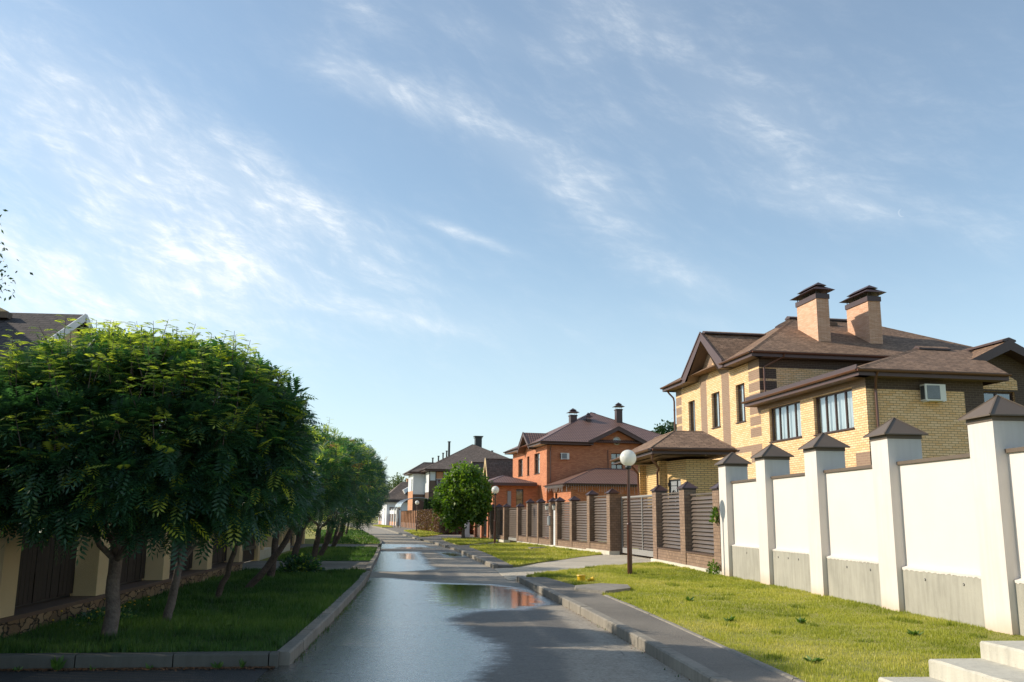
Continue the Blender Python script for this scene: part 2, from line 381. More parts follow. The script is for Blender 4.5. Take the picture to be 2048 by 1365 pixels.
def np_mesh(name, V, F4=None, F3=None, mat=None, parent=None, lv=None):
    me = bpy.data.meshes.new(name)
    n4 = 0 if F4 is None else len(F4); n3 = 0 if F3 is None else len(F3)
    me.vertices.add(len(V)); me.vertices.foreach_set('co', np.asarray(V, np.float32).ravel())
    loops = []; starts = []; tot = 0
    if n4: loops.append(np.asarray(F4).ravel()); starts.append(np.arange(n4)*4); tot = n4*4
    if n3: loops.append(np.asarray(F3).ravel()); starts.append(tot+np.arange(n3)*3)
    L = np.concatenate(loops); S = np.concatenate(starts)
    me.loops.add(len(L)); me.loops.foreach_set('vertex_index', L.astype(np.int32))
    me.polygons.add(n4+n3); me.polygons.foreach_set('loop_start', S.astype(np.int32))
    me.update(calc_edges=True); me.validate()
    if lv is not None:
        a = me.attributes.new('lv', 'FLOAT', 'POINT'); a.data.foreach_set('value', np.asarray(lv, np.float32))
    if mat: me.materials.append(MATS[mat])
    o = bpy.data.objects.new(name, me); C.objects.link(o)
    if parent is not None: o.parent = parent
    return o
def tag(o, label=None, cat=None, group=None, kind=None):
    if label: o['label'] = label
    if cat: o['category'] = cat
    if group: o['group'] = group
    if kind: o['kind'] = kind
    return o
def thing(name, label, cat, loc=(0, 0, 0), rz=0, group=None):
    o = bpy.data.objects.new(name, None); C.objects.link(o); o.empty_display_size = .3
    o.location = loc; o.rotation_euler = (0, 0, rz)
    return tag(o, label, cat, group)
def copy_tree(o, parent=None):
    c = o.copy(); C.objects.link(c)
    if parent is not None: c.parent = parent
    for ch in list(o.children): copy_tree(ch, c)
    return c
def xf(mb, cx, cy, deg):
    """turn a builder's vertices about the origin then move them"""
    a = R(deg); ca, sa = math.cos(a), math.sin(a)
    mb.v = [(cx+x*ca-y*sa, cy+x*sa+y*ca, z) for x, y, z in mb.v]
    return mb
def interp(poly, y):
    xs = [p[1] for p in poly]; return float(np.interp(y, xs, [p[0] for p in poly]))
# ------------------------------------------------------------------ ground, road, kerbs, lawns
LE = [(-1.55, 10.9), (-1.55, 16), (-1.6, 22), (-1.72, 26), (-1.9, 30), (-2.1, 36), (-2.5, 45), (-3.25, 60), (-4.3, 70), (-5.3, 79), (-7.4, 100), (-10.4, 125), (-16, 160), (-26, 205), (-44, 260)]
RE = [(2.72, -12), (2.70, 11), (2.60, 15), (2.45, 19), (2.2, 24.3), (1.98, 30), (1.62, 36.6), (1.05, 46.8), (.62, 50), (-.08, 57.8), (-.9, 64), (-2.5, 79.4), (-6.3, 118), (-12.1, 165), (-21, 205), (-39, 260)]
lx = lambda y: interp(LE, y)
rx = lambda y: interp(RE, y)
def poly_sd(P, poly):
    """signed distance (inside positive) of points to a polygon"""
    poly = np.array(poly, float); x, y = P[:, 0], P[:, 1]
    ins = np.zeros(len(P), bool); dm = np.full(len(P), 1e9)
    for i in range(len(poly)):
        a, b = poly[i], poly[(i+1) % len(poly)]
        c = ((a[1] > y) != (b[1] > y)) & (x < (b[0]-a[0])*(y-a[1])/(b[1]-a[1]+1e-12)+a[0]); ins ^= c
        ab = b-a; t = np.clip(((x-a[0])*ab[0]+(y-a[1])*ab[1])/(ab@ab+1e-12), 0, 1)
        dm = np.minimum(dm, np.hypot(x-a[0]-t*ab[0], y-a[1]-t*ab[1]))
    return np.where(ins, dm, -dm)
WET = [[(-3, 25.4), (-1.3, 25.5), (.3, 23.6), (1.5, 23.2), (2.1, 22), (2.5, 20), (2.3, 18), (1.7, 16.9), (.75, 16.6), (.3, 15.4), (.55, 13.7), (.85, 12.4), (.8, 11.2), (.35, 9.2), (-.1, 7), (-.3, 2), (-3, 2)],
       [(-3, 28.2), (-.9, 28.2), (.15, 29.6), (-.2, 33), (-.3, 37), (-.5, 40), (-.6, 44), (-4, 44)],
       [(-4, 47.6), (.4, 48.3), (-.2, 51), (-.6, 55), (-4, 56)], [(.6, 38), (1.5, 39), (1.3, 43), (.2, 44)]]
PUD = [[(-.05, 23.2), (1.5, 22.8), (2.3, 20.5), (2.1, 18), (1.5, 17.1), (.6, 17), (.1, 18.2)], [(-1.9, 48), (.1, 48.5), (-.3, 50), (-2, 50)], [(-1.2, 36), (-.7, 36), (-.9, 42), (-1.6, 42)], [(.8, 39), (1.4, 39.5), (1.2, 42), (.5, 42.6)]]
DAMP = [[(.2, 17), (1.3, 16.9), (1.15, 15), (1.1, 13), (1.5, 11.4), (1.3, 9.5), (.6, 8.2), (0, 6), (-1, 6), (-1, 15)], [(1.0, 17), (1.35, 17), (1.45, 14), (1.6, 12.2), (1.2, 12.2), (1.05, 14)], [(1.6, 17), (2.0, 17), (2.05, 14), (2.1, 12.6), (1.8, 12.6), (1.65, 14.5)],
        [(-.3, 25), (0, 25), (0, 28.5), (-.3, 28.5)], [(.4, 25), (.7, 25), (.6, 28.5), (.3, 28.5)], [(-3, 44), (.8, 44), (.8, 48), (-3, 48)], [(1.0, 36), (1.9, 36), (1.6, 44), (.5, 45)]]
def road():
    ys = np.concatenate([np.arange(-12, 6, .6), np.arange(6, 60, .16), np.arange(60, 262, 2.)])
    nx = 44; V = []
    for y in ys:
        a, b = (lx(y) if y > 10.9 else -1.75), rx(y)+.02
        for k in range(nx+1): V.append((a+(b-a)*k/nx, y, 0))
    V = np.array(V); ny = len(ys)
    i, k = np.meshgrid(np.arange(ny-1), np.arange(nx), indexing='ij'); q = (i*(nx+1)+k).ravel()
    F = np.stack([q, q+1, q+nx+2, q+nx+1], 1)
    # a shallow crossfall and old wheel ruts
    V[:, 2] = -.012*np.abs(V[:, 0]-.5)**1.3*0
    o = np_mesh('road', V, F, mat='road_asphalt')
    def att(n, polys, soft):
        d = np.full(len(V), -9.)
        for p in polys: d = np.maximum(d, poly_sd(V[:, :2], p))
        a = o.data.attributes.new(n, 'FLOAT', 'POINT'); a.data.foreach_set('value', np.clip(.5+d/soft, 0, 1).astype(np.float32))
    att('wet', WET, .9); att('pud', PUD, 1.0); att('damp', DAMP, .8)
    return tag(o, kind='structure')
road()
def sheet(name, m, A, B, z, skirt=.14):
    """a strip of ground between two edge lines, with its edges turned down"""
    mb = MB(); zf = z if callable(z) else (lambda x, y: z)
    a = [(x, y, zf(x, y)) for x, y in A]; b = [(x, y, zf(x, y)) for x, y in B]
    for i in range(len(a)-1): mb.face((a[i], b[i], b[i+1], a[i+1]))
    dn = lambda p: (p[0], p[1], p[2]-skirt)
    for i in range(len(a)-1):
        mb.face((a[i+1], dn(a[i+1]), dn(a[i]), a[i])); mb.face((b[i], dn(b[i]), dn(b[i+1]), b[i+1]))
    mb.face((a[0], dn(a[0]), dn(b[0]), b[0])); mb.face((b[-1], dn(b[-1]), dn(a[-1]), a[-1]))
    return tag(mb.build(name, m), kind='structure')
g_ = MB(); g_.face([(-1500, -400, -.03), (1500, -400, -.03), (1500, 2500, -.03), (-1500, 2500, -.03)])
tag(g_.build('ground', 'turf_lit'), kind='structure')
sheet('junction_asphalt', 'asphalt_dark', [(-16, -12), (-16, 10.6)], [(-1.755, -12), (-1.755, 10.6)], .0, .02)
def kerb(name, pts, w, z0, z1, step=1.0, gap=.014, side=1, jit=.004, m='kerb_concrete'):
    """row of kerb stones; side=+1 puts the body right of the walking direction"""
    P = [Vector((x, y, 0)) for x, y in pts]; mb = MB()
    L = [0]
    for a, b in zip(P, P[1:]): L.append(L[-1]+(b-a).length)
    def at(s):
        for i in range(len(P)-1):
            if s <= L[i+1] or i == len(P)-2:
                t = (s-L[i])/(L[i+1]-L[i]); return P[i].lerp(P[i+1], t)
    s = 0
    while s < L[-1]-.05:
        e = min(s+step, L[-1]); a, b = at(s), at(e-gap); d = (b-a).normalized(); n = Vector((d.y, -d.x, 0))*side
        j = random.uniform(-jit, jit); jz = random.uniform(-jit, jit)
        a = a+n*j; b = b+n*j; t = z1+jz; c = .018
        o1, o2 = a+n*w, b+n*w
        def pt(q, z): return (q.x, q.y, z)
        A = [pt(a, z0), pt(a, t-c), pt(a+n*c, t), pt(o1-n*.006, t), pt(o1, t-.006), pt(o1, z0)]
        B = [pt(b, z0), pt(b, t-c), pt(b+n*c, t), pt(o2-n*.006, t), pt(o2, t-.006), pt(o2, z0)]
        for i in range(5):
            q = (A[i], B[i], B[i+1], A[i+1]) if side < 0 else (A[i+1], B[i+1], B[i], A[i])
            mb.face(q)
        mb.face(A if side > 0 else A[::-1]); mb.face(B[::-1] if side > 0 else B)
        s = e
    return tag(mb.build(name, m), kind='structure')
def edge(tab, y0, y1, dx=0, step=1.5):
    n = max(2, int((y1-y0)/step)+1); return [(interp(tab, y)+dx, y) for y in np.linspace(y0, y1, n)]
kerb('right_kerb', edge(RE, -10, 24.2), .15, -.05, .145, side=1)
kerb('right_kerb', [(1.98, 30), (2.02, 30.0)]+edge(RE, 30.2, 46.6), .16, -.05, .135, side=1)
kerb('right_kerb', edge(RE, 49.6, 57.6), .18, -.05, .13, side=1)
kerb('right_kerb', edge(RE, 64, 230, step=6), .22, -.05, .12, side=1, step=3)
kerb('left_kerb', [(-1.56, 10.75)]+edge(LE, 11.6, 25.2), .16, -.05, .15, side=-1)
kerb('left_kerb', [(-1.78, 27.2)]+edge(LE, 28, 45.6), .15, -.05, .14, side=-1)
kerb('left_kerb', edge(LE, 52.5, 230, step=6), .18, -.05, .12, side=-1, step=3)
kerb('front_kerb', [(-14, 10.25), (-1.66, 10.60)], .17, -.05, .15, step=1.02, side=-1, m='kerb_dark')
# kerb stone dropped between the two stretches, sunk at the path
kerb('left_kerb', edge(LE, 25.3, 27.1), .14, -.08, .07, side=-1, jit=.02)
# right side: pavement, border stones, lawns, gravel drive
PB = lambda y: float(np.interp(y, [-10, 15, 17, 19.5, 21, 24.3], [3.52, 3.53, 3.5, 3.45, 3.35, 2.95]))
E1 = edge(RE, -10, 24.2, .155)
sheet('pavement', 'pavement', E1, [(PB(p[1]), p[1]) for p in E1], .11)
kerb('border_stones', [(PB(y), y) for y in np.linspace(-10, 18.6, 30)], .075, -.02, .125, side=1, step=1.0, jit=.006)
def lawnA(n=24):
    ys = np.linspace(-10, 25.1, n); return [(PB(min(y, 24.3))+.08-(max(0, y-24.2))*.4, y) for y in ys], [(8.3, y) for y in ys]
A1, B1 = lawnA()
lawn_z = .10
sheet('lawn', 'turf_lit', A1, B1, lawn_z)
A1b = [(2.55, 25.1), (3.4, 26.7), (5.4, 29.7), (7.4, 32.0)]; B1b = [(8.15, 25.1), (8.15, 27), (8.15, 30), (8.15, 32.6)]
sheet('lawn', 'turf_lit', A1b, B1b, lawn_z)
gz = lambda x, y: .012+.075*np.clip((x-2)/2.5, 0, 1)
sheet('gravel_drive', 'gravel', [(2.0, 24.3), (2.62, 25.2), (3.45, 26.8), (5.45, 29.8), (7.45, 32.1), (8.15, 32.7), (14, 33)], [(2.0, 29.9), (2.3, 30.1), (3.2, 31.6), (4.55, 33.8), (6.5, 38.1), (7.6, 39.7), (12, 40.5)], gz)
sheet('pavement', 'pavement', edge(RE, 30.05, 46.6, .17), [(float(np.interp(y, [30, 40, 47], [2.62, 2.35, 1.95])), y) for y in np.linspace(30.05, 46.6, 12)], .105)
A2 = [(float(np.interp(y, [30, 40, 47, 50.5], [2.62, 2.35, 1.95, 2.0])), y) for y in np.linspace(30.4, 50.4, 14)]
B2 = [(float(np.interp(y, [30, 31.6, 34, 38, 39.6, 57]  , [2.7, 3.2, 4.6, 6.4, 7.6, 5.3])), y) for y in np.linspace(30.4, 56.5, 14)]
sheet('lawn', 'turf_lit', A2, B2, .1)
sheet('pavement', 'pavement', [(1.15, 46.7), (.75, 49.5), (.1, 57.8), (-.7, 64), (-2.3, 79), (-6.0, 118), (-11.8, 165), (-20, 205)], [(2.5, 47), (2.3, 51), (4.0, 57), (4.2, 66), (3.6, 84), (1, 120), (-5, 165), (-12, 205)], .06)
A3 = [(1.45, 51.9), (1.1, 56), (.8, 61), (.65, 66)]; B3 = [(1.7, 52.3), (3.2, 56), (4.3, 60.5), (4.2, 67)]
sheet('lawn', 'turf_lit', A3, B3, .105)
A4 = [(-.95, 72), (-1.6, 79), (-2.4, 92), (-3.2, 101)]; B4 = [(-.6, 72.5), (.9, 83), (-.2, 95), (-1.3, 107)]
sheet('lawn', 'turf_lit', A4, B4, .105)
A5 = [(-7.0, 128), (-8.5, 142), (-10.5, 158)]; B5 = [(-5.6, 130), (-6.6, 144), (-8.6, 160)]
sheet('lawn', 'turf_lit', A5, B5, .105)
# left side
LW = lambda y: lx(y)-.165
A6 = [(-13, 10.55), (-5.25, 10.7), (-5.3, 14), (-5.3, 18), (-5.3, 22), (-5.4, 26.3)]; B6 = [(-5, 10.76), (-1.75, 10.85), (LW(14), 14), (LW(18), 18), (LW(22), 22), (LW(26), 26.3)]
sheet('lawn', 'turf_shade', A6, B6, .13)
sheet('side_path', 'pavement', [(-9, 26.35), (-9, 32.4)], [(LW(26), 26.35), (LW(31), 32.4)], .1)
A7 = [(-5.6, 32.45), (-5.8, 38), (-6.1, 45.8)]; B7 = [(LW(32.5), 32.45), (LW(38), 38), (LW(46), 45.8)]
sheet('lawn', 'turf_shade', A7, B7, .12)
sheet('side_path', 'pavement', [(-9, 45.9), (-9, 52)], [(LW(46), 45.9), (LW(52), 52)], .09)
A8 = [(-6.6, 52.1), (-7.2, 60), (-8.4, 70), (-10.5, 85), (-14.5, 110), (-18.5, 135), (-26, 170)]; B8 = [(LW(y), y) for y in (52.1, 60, 70, 85, 110, 135, 170)]
sheet('lawn', 'turf_lit', A8, B8, .11)
# ---- grass blades
def strip_pts(A, B, n):
    A, B = np.array(A), np.array(B); q = np.stack([A[:-1], B[:-1], B[1:], A[1:]], 1)
    ar = .5*np.abs((q[:, 2, 0]-q[:, 0, 0])*(q[:, 3, 1]-q[:, 1, 1])-(q[:, 3, 0]-q[:, 1, 0])*(q[:, 2, 1]-q[:, 0, 1]))
    i = rng.choice(len(q), n, p=ar/ar.sum()); u, v = rng.random(n)[:, None], rng.random(n)[:, None]; Q = q[i]
    return Q[:, 0]*(1-u)*(1-v)+Q[:, 1]*u*(1-v)+Q[:, 2]*u*v+Q[:, 3]*(1-u)*v, ar.sum()
def vnoise(P, s, seed=0):
    r = np.random.default_rng(seed); G = r.random((64, 64)); x = (P[:, 0]*s) % 63; y = (P[:, 1]*s) % 63
    i, j = x.astype(int), y.astype(int); fx, fy = x-i, y-j; fx = fx*fx*(3-2*fx); fy = fy*fy*(3-2*fy)
    return (G[i, j]*(1-fx)+G[i+1, j]*fx)*(1-fy)+(G[i, j+1]*(1-fx)+G[i+1, j+1]*fx)*fy
def blades(P, z, h, w, lean=.45):
    n = len(P); th = rng.random(n)*2*np.pi; hh = h*(.5+rng.random(n)); ww = w*(.6+.8*rng.random(n))
    sx, sy = np.cos(th)*ww, np.sin(th)*ww; la = rng.random(n)*2*np.pi; ll = hh*lean*rng.random(n)
    zz = z if hasattr(z, '__len__') else np.full(n, z)
    b1 = np.stack([P[:, 0]-sx, P[:, 1]-sy, zz], 1); b2 = np.stack([P[:, 0]+sx, P[:, 1]+sy, zz], 1)
    t = np.stack([P[:, 0]+np.cos(la)*ll, P[:, 1]+np.sin(la)*ll, zz+hh], 1)
    V = np.stack([b1, b2, t], 1).reshape(-1, 3); F = np.arange(3*n).reshape(-1, 3)
    return V, F
def grass(name, parts, mat, seed=0, zf=None):
    Vs, Fs, Ls, k = [], [], [], 0
    for A, B, dens, h, w, yr in parts:
        P, ar = strip_pts(A, B, 10)
        P, ar = strip_pts(A, B, int(ar*dens))
        P = P[(P[:, 1] > yr[0]) & (P[:, 1] < yr[1])]
        P = P+rng.normal(size=P.shape)*.03
        n1 = vnoise(P, .9, 3); n2 = vnoise(P, 3.7, 4); n3 = vnoise(P, .45, 8)
        keep = rng.random(len(P)) < .55+.45*n2; P, n1, n2, n3 = P[keep], n1[keep], n2[keep], n3[keep]
        z = zf(P[:, 0], P[:, 1]) if zf else .1
        z = (z if hasattr(z, '__len__') else np.full(len(P), z))-.006
        dark = (vnoise(P, 2.3, 11) > .86)
        V, F = blades(P, z, h*(.35+.9*n2+.35*n1+.5*dark), w*(1+.5*dark))
        lv = np.clip(-.02+.62*n1+.42*n3+.4*(rng.random(len(P))-.4)-.4*dark, 0, 1)
        lv = np.repeat(lv, 3); lv[2::3] = np.clip(lv[2::3]+.15, 0, 1)
        Vs.append(V); Fs.append(F+k); Ls.append(lv); k += len(V)
    return tag(np_mesh(name, np.concatenate(Vs), F3=np.concatenate(Fs), mat=mat, lv=np.concatenate(Ls)),
               kind='stuff')
near = (6.5, 15); mid = (15, 26)
o = grass('grass', [(A1, B1, 2900, .036, .005, near), (A1, B1, 1700, .04, .007, mid), (A1b, B1b, 1200, .045, .009, (0, 99)), (A2, B2, 450, .06, .014, (0, 99)), (A3, B3, 250, .07, .02, (0, 99)), (A4, B4, 120, .08, .03, (0, 999)), (A5, B5, 60, .08, .03, (0, 999))], 'lawn_lit', zf=None)
tag(o, 'sunlit yellow green mown grass between pavement and fences', 'grass')
def lz(x, y): return np.full(len(x), .13)
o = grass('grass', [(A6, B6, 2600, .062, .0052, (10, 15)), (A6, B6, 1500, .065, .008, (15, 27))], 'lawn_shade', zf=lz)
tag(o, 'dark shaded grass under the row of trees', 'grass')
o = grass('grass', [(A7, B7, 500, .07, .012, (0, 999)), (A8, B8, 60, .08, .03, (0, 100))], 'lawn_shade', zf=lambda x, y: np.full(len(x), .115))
tag(o, 'shaded grass beyond the side path on the left', 'grass')
o = grass('gutter_grass', [([(-1.555, 11), (-1.555, 18), (-1.60, 24)], [(-1.50, 11), (-1.51, 18), (-1.56, 24)], 1500, .035, .005, (0, 99)), ([(2.62, 9), (2.58, 16), (2.45, 19)], [(2.66, 9), (2.60, 16), (2.47, 19)], 300, .02, .005, (0, 99))], 'lawn_shade', zf=lambda x, y: np.full(len(x), .004))
tag(o, 'sparse grass growing in the gutter along the kerbs', 'grass')
# litter along the front kerb and in the gutters
def litter():
    V, F, L = [], [], []
    def put(x, y, z, s):
        a = random.uniform(0, 6.28); b = random.uniform(.2, .6); k = len(V)
        for dx, dy in ((-s, 0), (0, -s*b), (s, 0), (0, s*b)):
            V.append((x+dx*math.cos(a)-dy*math.sin(a), y+dx*math.sin(a)+dy*math.cos(a), z+random.uniform(0, .012)))
        F.append((k, k+1, k+2, k+3)); L.append(random.random())
    for i in range(5200):
        x = random.uniform(-9, -1.7); y = 10.25+(x+14)*.35/12.34-.005-abs(random.gauss(0, .07)); put(x, y, .008, random.uniform(.005, .024))
    for i in range(500):
        y = random.uniform(10.8, 25); x = lx(y)+abs(random.gauss(0, .03)); put(x, y, .006, random.uniform(.004, .014))
    for i in range(400):
        y = random.uniform(7, 24); x = rx(y)-abs(random.gauss(0, .04)); put(x, y, .006, random.uniform(.004, .012))
    tag(np_mesh('leaf_litter', np.array(V), F4=np.array(F), mat='litter'), 'dry brown leaf crumbs gathered along the kerbs', 'litter', kind='stuff')
litter()
# ------------------------------------------------------------------ white boundary wall
def metal_cap(cx, cy, hx, hy, z, over=.09, band=.07, rise=.33):
    m = MB()
    m.box(cx-hx-.012, cx+hx+.012, cy-hy-.012, cy+hy+.012, z-.015, z+band, 0)
    x0, x1, y0, y1 = cx-hx-over, cx+hx+over, cy-hy-over, cy+hy+over
    m.pyramid(x0, x1, y0, y1, z+band, z+band+rise)
    m.face([(x0, y0, z+band-.02), (x1, y0, z+band-.02), (x1, y0, z+band), (x0, y0, z+band)]); m.face([(x0, y1, z+band-.02), (x0, y0, z+band-.02), (x0, y0, z+band), (x0, y1, z+band)])
    ap = Vector((cx, cy, z+band+rise+.004))
    for a in ((x0, y0), (x1, y0), (x1, y1), (x0, y1)): m.bar((a[0], a[1], z+band+.004), ap, .022, .012)
    return m
def white_wall():
    t = thing('boundary_wall', 'tall white stuccoed wall with square pillars under brown pyramid caps and raw concrete base', 'wall', (8.05, 12.4, 0))
    X0, Y0 = 8.05, 12.4
    pil = [Y0-6.10, Y0-3.05, Y0, 15.5, 18.57, 21.61, 24.63]
    for y in pil:
        m = MB(); m.box(0, .63, y-Y0, y-Y0+.63, 0, 3.10)
        p = m.build('pillar', 'white_stucco_pillar', t)
        metal_cap(.315, y-Y0+.315, .315, .315, 3.10).build('pillar_cap', 'cap_metal', p)
    for i, (a, b) in enumerate(zip(pil, pil[1:])):
        y0, y1 = a-Y0+.63, b-Y0
        m = MB(); m.box(.18, .42, y0, y1, .1, 2.62); w = m.build('wall_panel', 'white_stucco', t)
        m = MB(); m.box(.14, .46, y0, y1, 2.617, 2.675); m.build('coping', 'cap_metal', w)
        zt = [.80, .82, .83, .88, .915, .925][i]
        m = MB(); n = 30; nz = 1
        # the plinth is a cast slab with an uneven top edge
        ys = np.linspace(y0, y1, n); zs = [zt+random.uniform(-.012, .012) for _ in ys]
        for k in range(n-1):
            m.face([(.10, ys[k+1], -.02), (.10, ys[k], -.02), (.10, ys[k], zs[k]), (.10, ys[k+1], zs[k+1])])
            m.face([(.10, ys[k+1], zs[k+1]), (.10, ys[k], zs[k]), (.19, ys[k], zs[k]+.01), (.19, ys[k+1], zs[k+1]+.01)])
        pl = m.build('concrete_base', 'raw_concrete', t)
        # ragged skim of stucco that ran over the concrete
        m = MB(); n = 60; ys = np.linspace(y0+.01, y1-.01, n)
        am = [.02, .02, .022, .018, .007, .005, .005][i]; ph = random.random()*9
        zz = [zt-abs(am*(math.sin(k*.9+ph)+.6*math.sin(k*2.3+ph*2)))*.8-random.uniform(0, am*.5) for k in range(n)]
        for k in range(n-1):
            m.face([(.094, ys[k+1], zz[k+1]), (.094, ys[k], zz[k]), (.09, ys[k], zt+.02), (.09, ys[k+1], zt+.02)])
            m.face([(.09, ys[k+1], zt+.02), (.09, ys[k], zt+.02), (.185, ys[k], zt+.05), (.185, ys[k+1], zt+.05)])
        m.build('stucco_edge', 'white_stucco', w)
        holes = {2: (.25, .7), 3: (.22, .62), 4: (.35, .6, .85), 5: (.5,)}.get(i, (.4,))
        m = MB()
        for f in holes:
            y = y0+(y1-y0)*f; m.tube([(.092, y, zt-.14), (.105, y, zt-.14)], [.022, .022], 10)
            m.tube([(.089, y, zt-.14), (.1, y, zt-.14)], [.012, .012], 8, 1)
        m.build('tie_hole', ['dark_grille', 'raw_concrete'], pl)
    return t
white_wall()
# ------------------------------------------------------------------ brown louvre fence
FX0, FY0, FA = 7.72, 38.9, 7.5
def fpt(s, x=0):
    a = R(FA); return (FX0+x*math.cos(a)-s*math.sin(a), FY0+x*math.sin(a)+s*math.cos(a))
def slats(m, y0, y1, z0, z1, x=.2, step=.122, mi=0):
    z = z0+.03
    while z+step*.9 < z1:
        h = step*.93; jx = random.uniform(-.002, .002)
        P = [(x+jx, y0, z), (x+jx+.012, y0, z), (x+.095, y0, z+h), (x+.08, y0, z+h), (x+jx, y1, z), (x+jx+.012, y1, z), (x+.095, y1, z+h), (x+.08, y1, z+h)]
        m.face([P[4], P[0], P[3], P[7]], mi); m.face([P[1], P[5], P[6], P[2]], mi); m.face([P[0], P[4], P[5], P[1]], mi); m.face([P[3], P[2], P[6], P[7]], mi)
        m.face([P[0], P[1], P[2], P[3]], mi); m.face([P[5], P[4], P[7], P[6]], mi)
        z += step
    m.box(x, x+.07, y0, y1, z1-.05, z1, mi)
def brown_fence():
    # straight stretch beside the white wall
    t = thing('louvre_fence', 'brown louvred fence between brick pillars beside the white wall', 'fence', (8.1, 25.5, 0))
    Yp = [(25.47, .64, 2.47), (29.1, .62, 2.58), (32.9, .60, 2.60)]
    for y, w, z in Yp:
        m = MB(); m.box(0, .40, y-25.5, y-25.5+w*.95, 0.08, z); p = m.build('pillar', 'brick_fence', t)
        metal_cap(.2, y-25.5+w*.475, .2, w*.475, z, .06, .05, .22).build('pillar_cap', 'dark_metal', p)
    for (ya, wa, za), (yb, wb, zb) in zip(Yp, Yp[1:]):
        y0, y1 = ya+wa*.95-25.5, yb-25.5
        m = MB(); slats(m, y0, y1, .62, min(za, zb)-.04, .2); m.build('louvre_panel', 'slat_brown', t)
        m = MB(); m.box(.03, .36, y0, y1, .2, .58); b = m.build('brick_base', 'brick_fence', t)
        m = MB(); m.box(-.0, .38, y0, y1, .58, .615); m.build('base_coping', 'brown_panel', b)
    m = MB(); m.box(-.05, .45, -.2, 8.15, -.02, .2); m.build('foundation', 'foundation', t)
    # stretch beyond the gate
    f2 = thing('louvre_fence', 'long stepped brown louvred fence on a pale foundation in front of the red brick house', 'fence', (FX0, FY0, 0), R(FA))
    pil = [(.54, .43, 2.68), (3.52, .41, 2.68), (6.5, .38, 2.47), (9.26, .39, 2.47), (10.65, .30, 2.47), (13.38, .3, 2.47), (16.01, .32, 2.48), (18.65, .38, 2.27), (22.82, .38, 2.29), (25.3, .38, 2.30), (27.63, .35, 2.31)]
    for i, (s, w, z) in enumerate(pil):
        m = MB(); d = .95 if i in (0,) else .4
        if i == 8: d = .8
        m.box(0, d, s, s+w, .03, z); p = m.build('pillar', 'brick_fence', f2)
        metal_cap(d/2 if i not in (0, 8) else .2, s+w/2, .2, w/2, z, .06, .05, .2).build('pillar_cap', 'dark_metal', p)
    for i in range(len(pil)-1):
        if i in (3, 7): continue                 # the wicket door and the far gate
        (sa, wa, za), (sb, wb, zb) = pil[i], pil[i+1]
        zt = min(za, zb)-.04; zb0 = .57 if i < 1 else (.52 if i < 7 else .42)
        m = MB(); slats(m, sa+wa, sb, zb0, zt, .2); m.build('louvre_panel', 'slat_brown', f2)
        m = MB(); m.box(.03, .36, sa+wa, sb, .18, zb0-.035); b = m.build('brick_base', 'brick_fence', f2)
        m = MB(); m.box(0, .38, sa+wa, sb, zb0-.035, zb0); m.build('base_coping', 'brown_panel', b)
    for q in ((-.05, .5, 3.92, .24), (-.04, 3.93, 10.9, .19), (-.043, 10.91, 18.6, .17), (-.03, 22.8, 28, .14)):
        m = MB(); m.box(q[0], .42, q[1], q[2], -.02, q[3]); m.build('foundation', 'foundation', f2)
    # sliding gate set back behind the first stretch
    a = Vector((8.62, 33.4, 0)); b = Vector((*fpt(.5, .55), 0)); d = b-a; ang = math.atan2(-d.x, d.y); L = d.length
    g = thing('sliding_gate', 'wide brown louvred sliding gate in a pale steel frame at the gravel drive', 'gate', a, ang)
    m = MB()
    for y in (0, L*.5-.03, L-.06): m.box(-.03, .04, y, y+.06, .22, 2.56)
    m.box(-.032, .042, 0, L, 2.50, 2.562); m.box(-.035, .045, 0, L, .18, .40)
    m.build('gate_frame', 'gate_frame', g)
    m = MB(); slats(m, .06, L*.5-.03, .40, 2.5, -.02, .118); slats(m, L*.5+.03, L-.06, .40, 2.5, -.02, .118); m.build('louvre_panel', 'slat_brown', g)
    g2 = thing('sliding_gate', 'narrow brown louvred gate between stepped pillars far along the fence', 'gate', (*fpt(19.05, .3), 0), R(FA))
    m = MB(); slats(m, 0, 3.75, .32, 2.22, 0, .118); m.build('louvre_panel', 'slat_brown', g2)
    m = MB(); m.box(-.01, .06, 0, 3.76, .14, .32); m.build('gate_frame', 'gate_frame', g2)
    w = thing('wicket_door', 'narrow pale metal wicket door between two lantern pillars of the brown fence', 'gate', (*fpt(9.66, .16), 0), R(FA))
    m = MB(); m.box(0, .05, 0, .98, .15, 2.2); m.build('door_leaf', 'pale_panel', w)
    m = MB(); m.tube([(-.05, .12, 1.0), (-.05, .12, 1.25)], .012, 8); m.bar((-.05, .12, 1.02), (0, .12, 1.02), .012, .012); m.bar((-.05, .12, 1.23), (0, .12, 1.23), .012, .012); m.build('door_handle', 'black_metal', w)
    for s, txt in ((9.2, 'square white glass lantern on the pillar right of the wicket door'), (10.72, 'square white glass lantern on the pillar left of the wicket door')):
        l = thing('wall_lantern', txt, 'lantern', (*fpt(s+.12, -.16), 2.05), R(FA), 'lanterns on the fence pillars')
        m = MB(); m.hexa([(-.05, -.05, 0), (.05, -.05, 0), (.05, .05, 0), (-.05, .05, 0), (-.08, -.08, .22), (.08, -.08, .22), (.08, .08, .22), (-.08, .08, .22)]); m.build('lantern_glass', 'opal_globe', l)
        m = MB(); m.pyramid(-.1, .1, -.1, .1, .22, .31); m.build('lantern_cap', 'black_metal', l); m = MB(); m.bar((0, 0, .3), (.16, 0, .3), .02, .02); m.bar((0, 0, .29), (0, 0, .35), .02, .02); m.build('bracket', 'black_metal', l); m = MB(); m.box(-.06, .06, -.06, .06, -.03, 0); m.build('lantern_base', 'black_metal', l)
